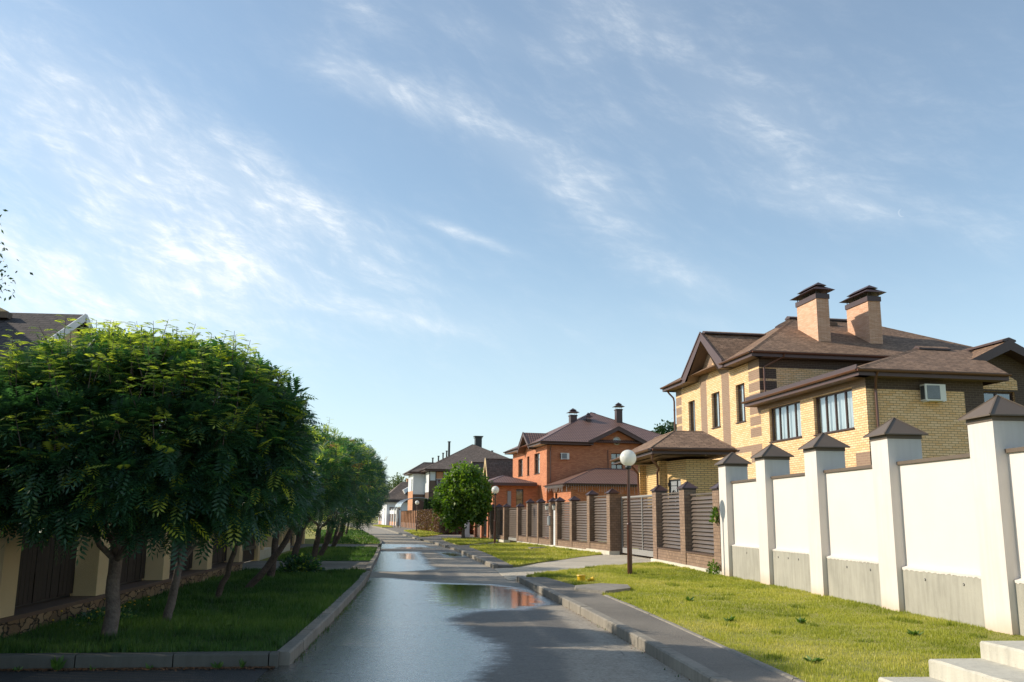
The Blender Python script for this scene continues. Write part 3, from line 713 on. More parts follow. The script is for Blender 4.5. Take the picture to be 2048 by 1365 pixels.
    mb = MB(); mb.box(-.1, -.0, 0, .26, 1.25, 1.68); mb.face([(-.115, -.01, 1.68), (-.115, .27, 1.68), (.0, .27, 1.74), (.0, -.01, 1.74)]); mb.box(-.104, -.098, .05, .21, 1.58, 1.61)
    tag(mb.build('mailbox', 'grey_metal', None, (*fpt(10.68, -.002), 0), (0, 0, R(FA))), 'grey metal mailbox on the fence pillar under a lantern', 'mailbox')
brown_fence()
# ------------------------------------------------------------------ street lamps
def lamp(name='street_lamp'):
    t = thing(name, 'x', 'street lamp')
    m = MB(); m.tube([(0, 0, -.1), (0, 0, 1.38)], .07, 20); m.tube([(0, 0, 1.38), (0, 0, 1.41)], [.078, .07], 20); m.build('lower_post', 'lamp_brown', t)
    m = MB(); m.tube([(0, 0, 1.4), (0, 0, 2.93)], .045, 16); m.build('upper_post', 'lamp_brown', t)
    m = MB(); m.lathe([(.05, 2.92), (.085, 2.93), (.09, 2.98), (.075, 3.03)], seg=20); m.build('globe_holder', 'black_metal', t)
    m = MB(); r = .235; m.lathe([(max(.001, r*math.sin(a)), 3.24-r*math.cos(a)) for a in np.linspace(0, math.pi, 21)], seg=36); m.build('globe', 'opal_globe', t)
    return t
l0 = lamp()
spots = [(5.52, 25.6, .1, 1.0, 'white globe street lamp on a brown post, nearest one, in front of the slatted gate'),
         (3.66, 54.6, .1, .97, 'white globe street lamp in front of the far end of the brown louvred fence'),
         (-1.72, 95.5, .05, .92, 'white globe street lamp before the reddish hedge'),
         (-5.0, 132, .0, .92, 'white globe street lamp in front of the red post fence'),
         (-8.8, 168, .0, .92, 'white globe street lamp farthest up the street before the white fence')]
for i, (x, y, z, s, lab) in enumerate(spots):
    o = l0 if i == 0 else copy_tree(l0)
    o.location = (x, y, z); o.scale = (s, s, s); tag(o, lab, 'street lamp', 'globe street lamps along the right side')
# ------------------------------------------------------------------ concrete steps, bottom right
st = thing('concrete_steps', 'pale cast concrete steps rising from the lawn toward the white wall', 'steps', (4.3, 8.8, 0))
for i, (x, z) in enumerate(((0, .165), (.53, .335), (1.06, .50))):
    m = MB(); n = 14; x1 = 3.72; ys = np.linspace(0, -2.6, n)
    z0 = -.02
    e = [random.uniform(-.008, .008) for _ in ys]; ez = [random.uniform(-.006, .004) for _ in ys]
    x1 = x+.53+.02 if i < 2 else 3.70
    for k in range(n-1):
        a, b = ys[k], ys[k+1]; xa, xb = x+e[k], x+e[k+1]
        m.face([(xa, a, z0), (xb, b, z0), (xb, b, z-.02), (xa, a, z-.02)]); m.face([(xa, a, z-.02), (xb, b, z-.02), (xb+.018, b, z+ez[k+1]), (xa+.018, a, z+ez[k])])
        m.face([(xa+.018, a, z+ez[k]), (xb+.018, b, z+ez[k+1]), (x1, b, z), (x1, a, z)])
    m.face([(x+e[0], 0, z0), (x+e[0], 0, z-.02), (x+e[0]+.018, 0, z+ez[0]), (x1, 0, z), (x1, 0, z0)])
    m.build('step', 'step_concrete', st)
# manhole slab, loose slab, yellow cap
m = MB(); P = [(3.05, 19.6), (3.6, 19.1), (4.3, 19.9), (4.45, 20.9), (3.9, 21.3), (3.2, 20.6)]
top = [(x, y, .165) for x, y in P]; bot = [(x-.03, y-.03, .09) for x, y in P]; m.face(top)
for i in range(6): j = (i+1) % 6; m.face([bot[i], bot[j], top[j], top[i]])
tag(m.build('concrete_slab', 'kerb_concrete'), 'flat worn concrete slab between the pavement and the lit lawn', 'slab')
m = MB(); m.box(-.42, .42, -.3, .3, 0, .09, jit=.02)
tag(m.build('concrete_slab', 'kerb_concrete', None, (5.2, 45.7, .1), (0, 0, .1)), 'small thin concrete slab lying in the grass by the brown fence', 'slab')
m = MB(); m.tube([(0, 0, -.02), (0, 0, .13)], [.09, .10], 16); m.tube([(0, 0, .13), (0, 0, .15)], [.12, .11], 16)
m.tube([(.16, -.03, .02), (.3, -.08, .07)], [.03, .05], 12)
tag(m.build('plastic_cap', 'yellow_plastic', None, (3.68, 22.75, .11)), 'small yellow plastic pipe cap in the grass at the pavement edge', 'pipe cap')
# ------------------------------------------------------------------ left fence
def left_fence():
    t = thing('plank_fence', 'dark vertical plank fence between beige stuccoed pillars behind the row of trees', 'fence', (-5.2, 12, 0))
    Ys = [8.7, 11.75, 14.98, 18.5, 22.0, 25.5]
    for i, y in enumerate(Ys):
        m = MB(); m.box(-.65, 0, y-12, y-12+.45, .39, 2.75); p = m.build('pillar', 'beige_stucco', t)
        metal_cap(-.325, y-12+.22, .325, .225, 2.75, .06, .05, .2).build('pillar_cap', 'dark_metal', p)
    for a, b in zip(Ys, Ys[1:]):
        m = MB(); y = a-12+.46; e = b-12
        while y < e-.03:
            w = min(.145, e-y); z0 = .43+random.uniform(-.01, .01); dx = random.uniform(-.006, .006)
            m.box(-.36+dx, -.335+dx, y, y+w-.014, z0, 2.5+random.uniform(-.01, .01)); y += .145
        pn = m.build('plank_panel', 'wood_plank', t)
        m = MB(); m.box(-.42, -.385, a-12+.45, e, .386, .85); m.box(-.42, -.37, a-12+.45, e, 2.1, 2.2); m.build('rail', 'black_metal', pn)  # low box: added black board closing off light below the planks
    m = MB(); m.box(-.6, .0, Ys[0]-12, Ys[-1]-12+.5, -.02, .335); b = m.build('stone_base', 'stone_plinth', t)
    m = MB(); m.box(-.62, .035, Ys[0]-12, Ys[-1]-12+.5, .335, .385); m.build('ledge', 'brown_panel', b)
    # next plot: beyond the side path and further
    t2 = thing('plank_fence', 'beige pillared plank fence beyond the side path, half hidden by trunks', 'fence', (-6.35, 33, 0), R(2.5))
    for k in range(5):
        y = k*3.0
        m = MB(); m.box(-.6, 0, y, y+.42, .05, 2.5); p = m.build('pillar', 'beige_stucco', t2)
        metal_cap(-.3, y+.21, .3, .21, 2.5, .06, .05, .2).build('pillar_cap', 'dark_metal', p)
        if k < 4:
            m = MB(); yy = y+.42
            while yy < y+2.98: m.box(-.36, -.335, yy, yy+.13, .35, 2.3); yy += .145
            m.build('plank_panel', 'wood_plank', t2)
    m = MB(); m.box(-.6, .02, 0, 12.4, -.02, .33); m.build('stone_base', 'foundation', t2)
    t3 = thing('plank_fence', 'far beige pillared plank fence on the left past the second path', 'fence', (-7.5, 53, 0), R(8))
    for k in range(6):
        y = k*3.0
        m = MB(); m.box(-.6, 0, y, y+.42, .0, 2.5); p = m.build('pillar', 'beige_stucco', t3)
        metal_cap(-.3, y+.21, .3, .21, 2.5, .06, .05, .2).build('pillar_cap', 'dark_metal', p)
        if k < 5:
            m = MB(); m.box(-.36, -.335, y+.42, y+3, .1, 2.3); m.build('plank_panel', 'brown_panel', t3)
    g = thing('driveway_gate', 'dark plank gate far down the left side between the two distant beige fences', 'gate', (-7.3, 45.6, 0))
    m = MB(); y = 0
    while y < 7.3: m.box(-.05, 0, y, y+.135, .1, 2.2); y += .145
    m.build('plank_panel', 'wood_plank', g)
    for y in (3.2, 6.7): m = MB(); m.box(-.3, .12, y, y+.4, 0, 2.5); m.build('pillar', 'beige_stucco', g)
    g = thing('driveway_gate', 'dark plank gate between beige pillars where the side path meets the left fence', 'gate', (-6.15, 25.95, 0))
    m = MB(); y = 0
    while y < 6.9: m.box(-.05, 0, y, y+.135, .12, 2.2+random.uniform(-.01, .01)); y += .145
    m.build('plank_panel', 'wood_plank', g)
    m = MB(); m.box(0, .05, 0, 6.95, .5, .6); m.box(0, .05, 0, 6.95, 1.8, 1.9); m.build('rail', 'black_metal', g)
    for y in (3.2, 6.7): m = MB(); m.box(-.3, .12, y, y+.4, 0, 2.5); m.build('pillar', 'beige_stucco', g)
left_fence()
# ------------------------------------------------------------------ houses
def wall(mb, P0, P1, z0, z1, holes=(), regions=(), depth=.14, base=0, reveal=None):
    """upright wall from P0 to P1 (outside on the right hand), cut round openings; regions recolour cells"""
    P0, P1 = Vector((*P0, 0)), Vector((*P1, 0)); L = (P1-P0).length; d = (P1-P0)/L; n = Vector((d.y, -d.x, 0))
    xs = {0, L}; zs = {z0, z1}
    for h in holes: xs |= {h[0], h[1]}; zs |= {h[2], h[3]}
    for r in regions: xs |= {max(0, r[0]), min(L, r[1])}; zs |= {max(z0, r[2]), min(z1, r[3])}
    xs = sorted(xs); zs = sorted(zs)
    pt = lambda s, z, o=0: tuple(P0+d*s+n*o)[:2]+(z,)
    for i in range(len(xs)-1):
        for j in range(len(zs)-1):
            a, b, c, e = xs[i], xs[i+1], zs[j], zs[j+1]; mx, mz = (a+b)/2, (c+e)/2
            if b-a < 1e-6 or e-c < 1e-6: continue
            if any(h[0] < mx < h[1] and h[2] < mz < h[3] for h in holes): continue
            m = base
            for r in regions:
                if r[0] < mx < r[1] and r[2] < mz < r[3]: m = r[4]
            mb.face([pt(a, c), pt(b, c), pt(b, e), pt(a, e)], m)
    for h in holes:
        a, b, c, e = h[:4]; q = -depth; rm = base if reveal is None else reveal
        mb.face([pt(a, c), pt(a, e), pt(a, e, q), pt(a, c, q)], rm); mb.face([pt(b, e), pt(b, c), pt(b, c, q), pt(b, e, q)], rm)
        mb.face([pt(a, e), pt(b, e), pt(b, e, q), pt(a, e, q)], rm); mb.face([pt(b, c), pt(a, c), pt(a, c, q), pt(b, c, q)], rm)
    return d, n
def window(parent, P0, P1, h, vm=(), hm=(), depth=.10, fr=.06, frame='window_brown', pane='glass', cur='curtain', sill=True, name='window', cover=1.0, sillm='window_brown'):
    P0, P1 = Vector((*P0, 0)), Vector((*P1, 0)); d = (P1-P0).normalized(); n = Vector((d.y, -d.x, 0)); s0, s1, z0, z1 = h[:4]
    def bx(m, a, b, c, e, o0, o1, mi=0):
        q = [P0+d*s+n*o for o in (o0, o1) for s in (a, b)]
        A, B, Cc, D = q[0], q[1], q[3], q[2]
        P = [(*A[:2], c), (*B[:2], c), (*Cc[:2], c), (*D[:2], c), (*A[:2], e), (*B[:2], e), (*Cc[:2], e), (*D[:2], e)]
        m.hexa([P[3], P[2], P[1], P[0], P[7], P[6], P[5], P[4]] if False else P, mi)
    m = MB(); o0, o1 = -depth-.05, -depth+.01
    bx(m, s0, s1, z0, z0+fr, o0, o1); bx(m, s0, s1, z1-fr, z1, o0, o1); bx(m, s0, s0+fr, z0+fr, z1-fr, o0, o1); bx(m, s1-fr, s1, z0+fr, z1-fr, o0, o1)
    for f in vm: c = s0+(s1-s0)*f; bx(m, c-fr*.7, c+fr*.7, z0+fr, z1-fr, o0, o1+.004)
    for f in hm: c = z0+(z1-z0)*f; bx(m, s0+fr, s1-fr, c-fr*.5, c+fr*.5, o0, o1+.002)
    w = m.build(name, frame, parent)
    m = MB(); q = lambda s, z, o: tuple(P0+d*s+n*o)[:2]+(z,)
    m.face([q(s0+.01, z0+.01, o0+.025), q(s1-.01, z0+.01, o0+.025), q(s1-.01, z1-.01, o0+.025), q(s0+.01, z1-.01, o0+.025)]); m.build('pane', pane, w)
    if cur:
        m = MB(); k = max(8, int((s1-s0)*16)); ss = np.linspace(s0-.05, s0-.05+(s1-s0+.1)*cover, k)
        off = [-depth-.16-.03*math.sin(i*1.9)-.015*math.sin(i*.7) for i in range(k)]
        for i in range(k-1): m.face([q(ss[i], z0-.1, off[i]), q(ss[i+1], z0-.1, off[i+1]), q(ss[i+1], z1+.05, off[i+1]), q(ss[i], z1+.05, off[i])])
        m.build('curtain', cur, w)
    m = MB(); bx(m, s0-.3, s1+.3, z0-.3, z1+.3, -depth-.62, -depth-.6); m.build('dark_interior', 'dark_room', w)
    if sill: m = MB(); bx(m, s0-.04, s1+.04, z0-.035, z0+.004, -depth, .06); m.build('sill', sillm, w)
    return w
def gutter(m, a, b, r=.075, mi=0):
    a, b = Vector(a), Vector(b); d = (b-a).normalized(); sd = Vector((d.y, -d.x, 0)); k = 8
    pr = [(-math.cos(t)*r, -math.sin(t)*r) for t in np.linspace(0, math.pi, k)]
    for i in range(k-1):
        A = [a+sd*pr[i][0]+Vector((0, 0, pr[i][1])), a+sd*pr[i+1][0]+Vector((0, 0, pr[i+1][1]))]; B = [b+sd*pr[i][0]+Vector((0, 0, pr[i][1])), b+sd*pr[i+1][0]+Vector((0, 0, pr[i+1][1]))]
        m.face([A[0], B[0], B[1], A[1]], mi, True)
    for p in (a, b): m.face([p+sd*x+Vector((0, 0, z)) for x, z in pr], mi)
    m.bar(a-sd*r+Vector((0, 0, .0)), b-sd*r+Vector((0, 0, .0)), .012, .016, mi); m.bar(a+sd*r, b+sd*r, .012, .016, mi)
def eave_ring(pts, z, h, over, parent, open_segs=(), soff=True, gut=True, m1='fascia_brown', m2='soffit_brown', m3='gutter_brown'):
    """fascia boards, soffit and gutters round an eave polygon (counter-clockwise)"""
    P = [Vector((x, y, 0)) for x, y in pts]; n = len(P); m = MB(); g = MB()
    c = sum(P, Vector())/n; inn = []
    for i in range(n):
        a, b, e = P[i-1], P[i], P[(i+1) % n]; d1 = (b-a).normalized(); d2 = (e-b).normalized()
        n1 = Vector((-d1.y, d1.x, 0)); n2 = Vector((-d2.y, d2.x, 0)); k = (n1+n2); k = k/(k.dot(n1)) ; inn.append(b+k*over)
    for i in range(n):
        if i in open_segs: continue
        a, b = P[i], P[(i+1) % n]; d = (b-a).normalized(); nn = Vector((d.y, -d.x, 0))
        A = lambda p, zz, o=0: (p.x+nn.x*o, p.y+nn.y*o, zz)
        m.face([A(a, z-h), A(b, z-h), A(b, z-.01), A(a, z-.01)], 0)
        if soff: ia, ib = inn[i], inn[(i+1) % n]; m.face([A(a, z-h+.02), (ia.x, ia.y, z-h+.02), (ib.x, ib.y, z-h+.02), A(b, z-h+.02)], 1)
        if gut: gutter(g, (a.x+nn.x*.085, a.y+nn.y*.085, z-.05), (b.x+nn.x*.085, b.y+nn.y*.085, z-.05))
    m.build('eave_board', [m1, m2], parent)
    if gut: g.build('gutter', m3, parent)
def downpipe(parent, pts, r=.05, mat='gutter_brown'):
    m = MB(); P = [Vector(p) for p in pts]; m.tube(P, r, 10)
    a = P[-1]
    for f in (.15, .55, .9):
        q = P[-2].lerp(P[-1], f); m.tube([q-Vector((0, 0, .025)), q+Vector((0, 0, .025))], r*1.3, 10)
    return m.build('downpipe', mat, parent)
def ridge_cap(m, a, b, w=.28, h=.09, mi=0, off=.05):
    """ventilated ridge: two shallow leaves raised above the tiles"""
    a, b = Vector(a), Vector(b); d = (b-a).normalized(); s = Vector((d.y, -d.x, 0)).normalized(); up = Vector((0, 0, 1))
    for sg in (-1, 1):
        q = [a+up*(off+h*.6), b+up*(off+h*.6), b+s*sg*w+up*(off-.05), a+s*sg*w+up*(off-.05)]
        m.face(q if sg < 0 else q[::-1], mi)
        lo = [p-up*.07 for p in q]; m.face([q[3], q[2], lo[2], lo[3]], 1)
    for p, e in ((a, 0), (b, 1)):
        m.face([p+up*(off+h*.6), p+s*w+up*(off-.05), p+s*w+up*(off-.12), p-s*w+up*(off-.12), p-s*w+up*(off-.05)], 1)
def hipcap(m, a, b, w=.14, mi=0, lift=.025):
    a, b = Vector(a), Vector(b); d = (b-a).normalized(); s = Vector((d.y, -d.x, 0)).normalized(); up = Vector((0, 0, lift)); dn = Vector((0, 0, lift-.07))
    m.face([a+up, b+up, b+s*w+dn, a+s*w+dn], mi); m.face([b+up, a+up, a-s*w+dn, b-s*w+dn], mi)
def chimney(parent, x0, x1, y0, y1, z0, z1, mat='brick_chimney', hat='dark_metal'):
    m = MB(); m.box(x0, x1, y0, y1, z0, z1); 
    for a, b in ((x0, x0+.12), (x1-.12, x1)): m.box(a-(.012 if a == x0 else -.0), b+(.012 if b == x1 else 0), y0-.012, y0+.1, z0, z1-.001)
    c = m.build('chimney', mat, parent)
    m = MB(); m.box(x0-.05, x1+.05, y0-.05, y1+.05, z1-.02, z1+.22); cx, cy = (x0+x1)/2, (y0+y1)/2; hy = (y1-y0)/2
    m.box(x0+.06, x1-.06, y0+.06, y1-.06, z1+.22, z1+.27, 0)
    for px in (x0+.03, x1-.03):
        for k in range(4):
            py = y0+.05+(y1-y0-.1)*k/3; m.box(px-.015, px+.015, py-.015, py+.015, z1+.2, z1+.5)
    o = .26; m.pyramid(x0-o, x1+o, y0-o, y1+o, z1+.40, z1+.74, 0, ((cx, cy-hy*.72, z1+.74), (cx, cy+hy*.72, z1+.74)))
    o = -.02; m.pyramid(x0-o, x1+o, y0-o, y1+o, z1+.67, z1+.88, 0, ((cx, cy-hy*.7, z1+.88), (cx, cy+hy*.7, z1+.88)))
    m.build('chimney_hat', hat, c)
    return c
def ac_unit(label, loc, rz, s=1.0):
    t = thing('air_conditioner', label, 'air conditioner', loc, rz)
    m = MB(); m.box(-.36*s, .40*s, -.33*s, -.05*s, 0, .56*s, jit=0); m.build('casing', 'white_plastic', t)
    m = MB()
    m.box(-.29*s, .18*s, -.336*s, -.325*s, .05*s, .51*s, 0)
    for k in range(12): x = (-.28+.038*k)*s; m.box(x, x+.022*s, -.348*s, -.334*s, .06*s, .5*s, 1)
    for k in range(7): y = (-.29+.032*k)*s; m.box(-.372*s, -.358*s, y, y+.018*s, .05*s, .5*s, 0)
    m.build('grille', ['dark_grille', 'grey_metal'], t)
    m = MB(); m.bar((-.28*s, -.34*s, -.02*s), (-.28*s, 0, -.02*s), .03*s, .03*s); m.bar((.3*s, -.34*s, -.02*s), (.3*s, 0, -.02*s), .03*s, .03*s); m.build('bracket', 'white_plastic', t)
    return t
def Y_(y): return 19.8-y
def yellow_house():
    H = thing('brick_house', 'large yellow brick house with brown brick bands and twin chimneys behind the white wall', 'house', (15.43, 31, 0), R(4.7))
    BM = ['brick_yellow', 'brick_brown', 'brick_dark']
    # west front
    mw = [(17.84, 16.85, 6.25, 8.02), (14.48, 13.41, 6.24, 8.03), (11.39, 10.36, 6.2, 8.03)]
    wing = [(7.87, 4.97, 5.0, 6.5), (3.85, .93, 4.97, 6.47)]
    holes = [(Y_(a), Y_(b), c, d) for a, b, c, d in mw]
    reg = [(Y_(16.0), Y_(15.12), 5.2, 8.9, 1), (Y_(13.1), Y_(12.15), 5.2, 8.9, 1)]
    # corner bands
    for z0, z1 in ((8.55, 8.9), (7.98, 8.45), (7.45, 7.88), (6.92, 7.35), (6.40, 6.82), (5.88, 6.30), (5.35, 5.78)):
        reg += [(Y_(9.87), Y_(8.7), z0, z1, 1), (0, .9, z0, z1, 1)]
    reg += [(Y_(12.6), Y_(9.9), 4.72, 5.0, 1), (Y_(9.9), Y_(8.7), 4.2, 5.0, 1), (0, Y_(15.1), 4.72, 5.0, 1)]
    m = MB(); wall(m, (0, 19.8), (0, 8.7), 0, 8.9, holes, reg)
    # gable field above the eave with a yellow pointed centre
    def yz(pts, mi): m.face([(0, y, z) for y, z in pts], mi)
    g = -0.004
    yz([(16.35, 8.9), (12.05, 8.9), (14.2, 10.75)], 1)
    m.face([(g, y, z) for y, z in ((15.12, 8.75), (15.12, 8.55), (13.1, 8.55), (13.1, 8.75), (14.15, 9.62))], 0)
    # south gable end above the wing
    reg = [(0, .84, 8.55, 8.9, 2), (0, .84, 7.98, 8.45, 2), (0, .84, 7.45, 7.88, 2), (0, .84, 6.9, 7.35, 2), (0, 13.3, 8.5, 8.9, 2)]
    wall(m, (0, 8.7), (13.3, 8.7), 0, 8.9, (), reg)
    wall(m, (13.3, 8.7), (13.3, 19.8), 0, 8.9); wall(m, (13.3, 19.8), (0, 19.8), 0, 8.9)
    # wing
    hw = [(8.7-a, 8.7-b, c, d) for a, b, c, d in wing]
    reg = [(0, 8.7, 6.5, 6.75, 1), (8.7-.93, 8.7, 6.4, 6.75, 1), (8.7-.95, 8.7, 3.4, 4.05, 1), (8.7-.95, 8.7, 2.2, 2.8, 1)]
    wall(m, (-.003, 8.7), (-.003, 0), 0, 6.75, hw, reg)
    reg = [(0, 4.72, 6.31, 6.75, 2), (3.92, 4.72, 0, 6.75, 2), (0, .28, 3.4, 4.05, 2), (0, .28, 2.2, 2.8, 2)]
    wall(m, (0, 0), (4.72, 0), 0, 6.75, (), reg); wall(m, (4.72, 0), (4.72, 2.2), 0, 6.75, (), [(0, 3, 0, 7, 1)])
    # set back bay with its own gable
    bw = (1.68, 3.05, 5.0, 6.72)
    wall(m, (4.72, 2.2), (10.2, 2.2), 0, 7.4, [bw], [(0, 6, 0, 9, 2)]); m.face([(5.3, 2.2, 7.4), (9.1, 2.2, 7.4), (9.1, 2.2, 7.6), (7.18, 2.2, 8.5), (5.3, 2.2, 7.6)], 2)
    m.face([(6.4, 2.195, 6.8), (7.92, 2.195, 6.8), (7.92, 2.195, 7.17), (7.17, 2.195, 7.6), (6.4, 2.195, 7.17)], 0)
    wall(m, (10.2, 2.2), (10.2, 8.7), 0, 7.4, (), [(0, 9, 0, 9, 1)])
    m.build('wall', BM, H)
    for h in holes: window(H, (0, 19.8), (0, 8.7), h, (.62,), (), .13, .055)
    for h in hw: window(H, (0, 8.7), (0, 0), h, (.26, .5, .76), (), .13, .06)
    window(H, (4.72, 2.2), (10.2, 2.2), bw, (.45,), (), .13, .07, pane='glass_dark', cur=None)
    # main roof
    ez = 9.17; x0, x1, y0, y1 = -.6, 13.9, 8.1, 20.4; rw, re_ = (4.7, 14.2, 12.2), (8.4, 14.2, 12.2)
    m = MB(); m.pyramid(x0, x1, y0, y1, ez, 12.2, 0, (rw, re_))
    # west cross gable
    ap = (-.62, 14.1, 11.17); fl, fr_ = (-.62, 17.05, 9.2), (-.62, 11.35, 9.2)
    back = (3.1, 14.1, 11.17)
    m.face([fr_, ap, back, (-.3, 11.35, 9.2)][::-1]); m.face([ap, fl, (-.3, 17.05, 9.2), back][::-1])
    roof = m.build('roof', 'shingle_brown', H)
    m = MB(); ridge_cap(m, (4.3, 14.2, 12.2), (8.9, 14.2, 12.2)); ridge_cap(m, (-.5, 14.1, 11.17), (2.9, 14.1, 11.17))
    ridge_cap(m, (4.5, 14.2, 12.1), (3.2, 13.0, 11.45), .2)
    for c, r in (((x0, y0), rw), ((x1, y0), re_), ((x0, y1), rw)): hipcap(m, (*c, ez), r)
    m.build('ridge_cap', ['shingle_brown', 'dark_metal'], roof)
    eave_ring([(x0, y0), (x1, y0), (x1, y1), (x0, y1)], ez, .27, .6, H, open_segs=(3,))
    # west eaves in two stretches either side of the gable
    m = MB(); gm = MB()
    for a, b in ((20.4, 17.0), (11.6, 8.1)):
        m.face([(x0, a, ez-.27), (x0, b, ez-.27), (x0, b, ez-.01), (x0, a, ez-.01)], 0); m.face([(x0, a, ez-.25), (.02, a, ez-.25), (.02, b, ez-.25), (x0, b, ez-.25)], 1)
        gutter(gm, (x0-.085, a, ez-.05), (x0-.085, b, ez-.05))
    # gable verge boards and soffits
    def verge(f, sg):
        A = Vector(ap); F = Vector(f); o = Vector((-.03, 0, 0))
        m.face([F+o, A+o, A+o-Vector((0, 0, .42)), F+o+Vector((0, sg*.45, -.30))], 0)
        m.face([F+o+Vector((0, 0, 0)), F+o+Vector((0, sg*.45, -.30)), F+o+Vector((0, sg*.75, -.30)), F+o+Vector((0, 0, -.28))], 0)
        for dx in (0,):
            m.face([A+Vector((0, 0, -.40)), F+Vector((0, sg*.75, -.29)), Vector((.02, f[1]+sg*.75, f[2]-.29)), Vector((.02, A.y, A.z-.40))], 1)
            m.face([F+Vector((0, 0, -.28)), F+Vector((0, sg*.75, -.28)), Vector((.02, f[1]+sg*.75, f[2]-.28)), Vector((.02, f[1], f[2]-.28))], 1)
        m.bar(F+o+Vector((-.01, 0, .02)), A+o+Vector((-.01, 0, .02)), .05, .07, 0)
    verge(fl, -1); verge(fr_, 1)
    m.build('eave_board', ['fascia_brown', 'soffit_brown'], H); gm.build('gutter', 'gutter_brown', H)
    # wing roof
    ez = 6.95; m = MB(); a, b = -.6, 5.35
    rA, rB = (4.25, 3.1, 8.52), (7.4, 3.1, 8.52)
    m.face([(a, -.6, ez), (b, -.6, ez), (rB[0]-.9, 3.1, 8.52), rA]); m.face([(a, 8.7, ez), (a, -.6, ez), rA, (3.4, 8.7, 8.25)]); m.face([(b, -.6, ez), (b, 2.2, ez), rB, (rB[0]-.9, 3.1, 8.52)])
    m.face([rA, (rB[0], 3.1, 8.52), (rB[0], 8.7, 8.3), (3.4, 8.7, 8.25)])
    # bay roof slopes
    az, ay = 8.68, 1.45; ax = 7.18; lx0 = 5.35
    m.face([(lx0, ay, 7.79), (ax, ay, az), (ax, 8.7, az), (lx0, 8.7, 7.79)][::-1]); m.face([(ax, ay, az), (9.01, ay, 7.79), (9.01, 8.7, 7.79), (ax, 8.7, az)][::-1])
    wr = m.build('roof', 'shingle_brown', H)
    m = MB(); ridge_cap(m, (4.2, 3.1, 8.52), (5.6, 3.1, 8.52), .24); ridge_cap(m, (ax, ay+.02, az), (ax, 8.6, az), .3); hipcap(m, (a, -.6, ez), rA)
    m.build('ridge_cap', ['shingle_brown', 'dark_metal'], wr)
    m = MB()
    P = [(a, -.6), (b, -.6)]
    m.face([(a, -.6, ez-.26), (b, -.6, ez-.26), (b, -.6, ez-.01), (a, -.6, ez-.01)], 0); m.face([(a, -.6, ez-.24), (a, .02, ez-.24), (b, .02, ez-.24), (b, -.6, ez-.24)], 1)
    m.face([(a, 9.1, ez-.26), (a, -.6, ez-.26), (a, -.6, ez-.01), (a, 9.1, ez-.01)], 0); m.face([(a, 9.1, ez-.24), (.02, 9.1, ez-.24), (.02, -.6, ez-.24), (a, -.6, ez-.24)], 1)
    m.face([(a, 9.1, ez-.01), (a, 9.1, ez-.26), (.0, 9.1, ez-.26), (.0, 9.1, ez-.01)], 0); m.face([(b, -.6, ez-.26), (b, 2.2, ez-.26), (b, 2.2, ez-.01), (b, -.6, ez-.01)], 0)
    m.face([(a, 8.7, ez), (.0, 8.7, ez+.15), (0, 9.1, ez), (a, 9.1, ez)], 0)
    m.box(a+.02, a+.06, -.45, 9.05, ez-.01, ez+.16, 2); m.face([(a+.06, -.4, ez+.15), (a+.55, -.1, ez+.30), (a+.55, 9.0, ez+.30), (a+.06, 9.0, ez+.15)], 2)
    # bay verge
    m.face([(lx0, ay-.01, 7.79), (ax, ay-.01, az), (ax, ay-.01, az-.4), (lx0+.1, ay-.01, 7.49)], 2); m.face([(ax, ay-.01, az), (9.01, ay-.01, 7.79), (9.01, ay-.01, 7.49), (ax, ay-.01, az-.4)], 2)
    m.face([(lx0, ay, 7.49), (ax, ay, az-.3), (ax, 2.2, az-.3), (lx0, 2.2, 7.49)], 2); m.face([(ax, ay, az-.3), (9.01, ay, 7.49), (9.01, 2.2, 7.49), (ax, 2.2, az-.3)], 2)
    m.face([(lx0-.0, ay, 7.53), (lx0-.0, ay, 7.78), (lx0, 4, 7.78), (lx0, 4, 7.53)], 3); gutter(m, (lx0-.08, ay+.1, 7.79), (lx0-.08, 3.6, 7.79), .06, 3)
    m.build('eave_board', ['fascia_brown', 'soffit_brown', 'dark_metal', 'soffit_brown'], H)
    m = MB(); gutter(m, (a-.085, 9.1, ez-.05), (a-.085, -.65, ez-.05)); gutter(m, (a-.1, -.685, ez-.05), (b, -.685, ez-.05)); m.build('gutter', 'gutter_brown', H)
    downpipe(H, [(.1, -.68, 6.85), (.1, -.55, 6.7), (.33, -.09, 6.35), (.33, -.09, 6.2), (.33, -.09, 4.9), (.33, -.09, 1.5)])
    downpipe(H, [(.95, 8.02, 9.05), (.95, 8.1, 8.95), (.2, 8.6, 8.5), (.2, 8.6, 8.4), (.2, 8.6, 7.25)], .045)
    downpipe(H, [(-.5, 19.95, 8.95), (-.35, 19.95, 8.75), (-.1, 19.95, 8.5), (-.06, 19.95, 8.3), (-.06, 19.95, 5)], .05)
    chimney(H, 3.74, 4.37, 10, 12, 9.9, 12.27); chimney(H, 6.47, 7.11, 10, 12, 9.9, 12.27)
    m = MB(); m.box(5.9, 6.5, 13.0, 13.5, 11.62, 11.8); m.build('roof_vent', 'cap_metal', roof)
    w = lambda p: tuple(H.matrix_basis @ Vector(p))
    from mathutils import Matrix as M4
    mt = M4.Translation((15.43, 31, 0)) @ M4.Rotation(R(4.7), 4, 'Z')
    ac_unit('white air conditioner box with a striped grille on the yellow brick wing', tuple(mt @ Vector((2.5, 0, 5.9))), R(4.7), 1.08)
yellow_house()
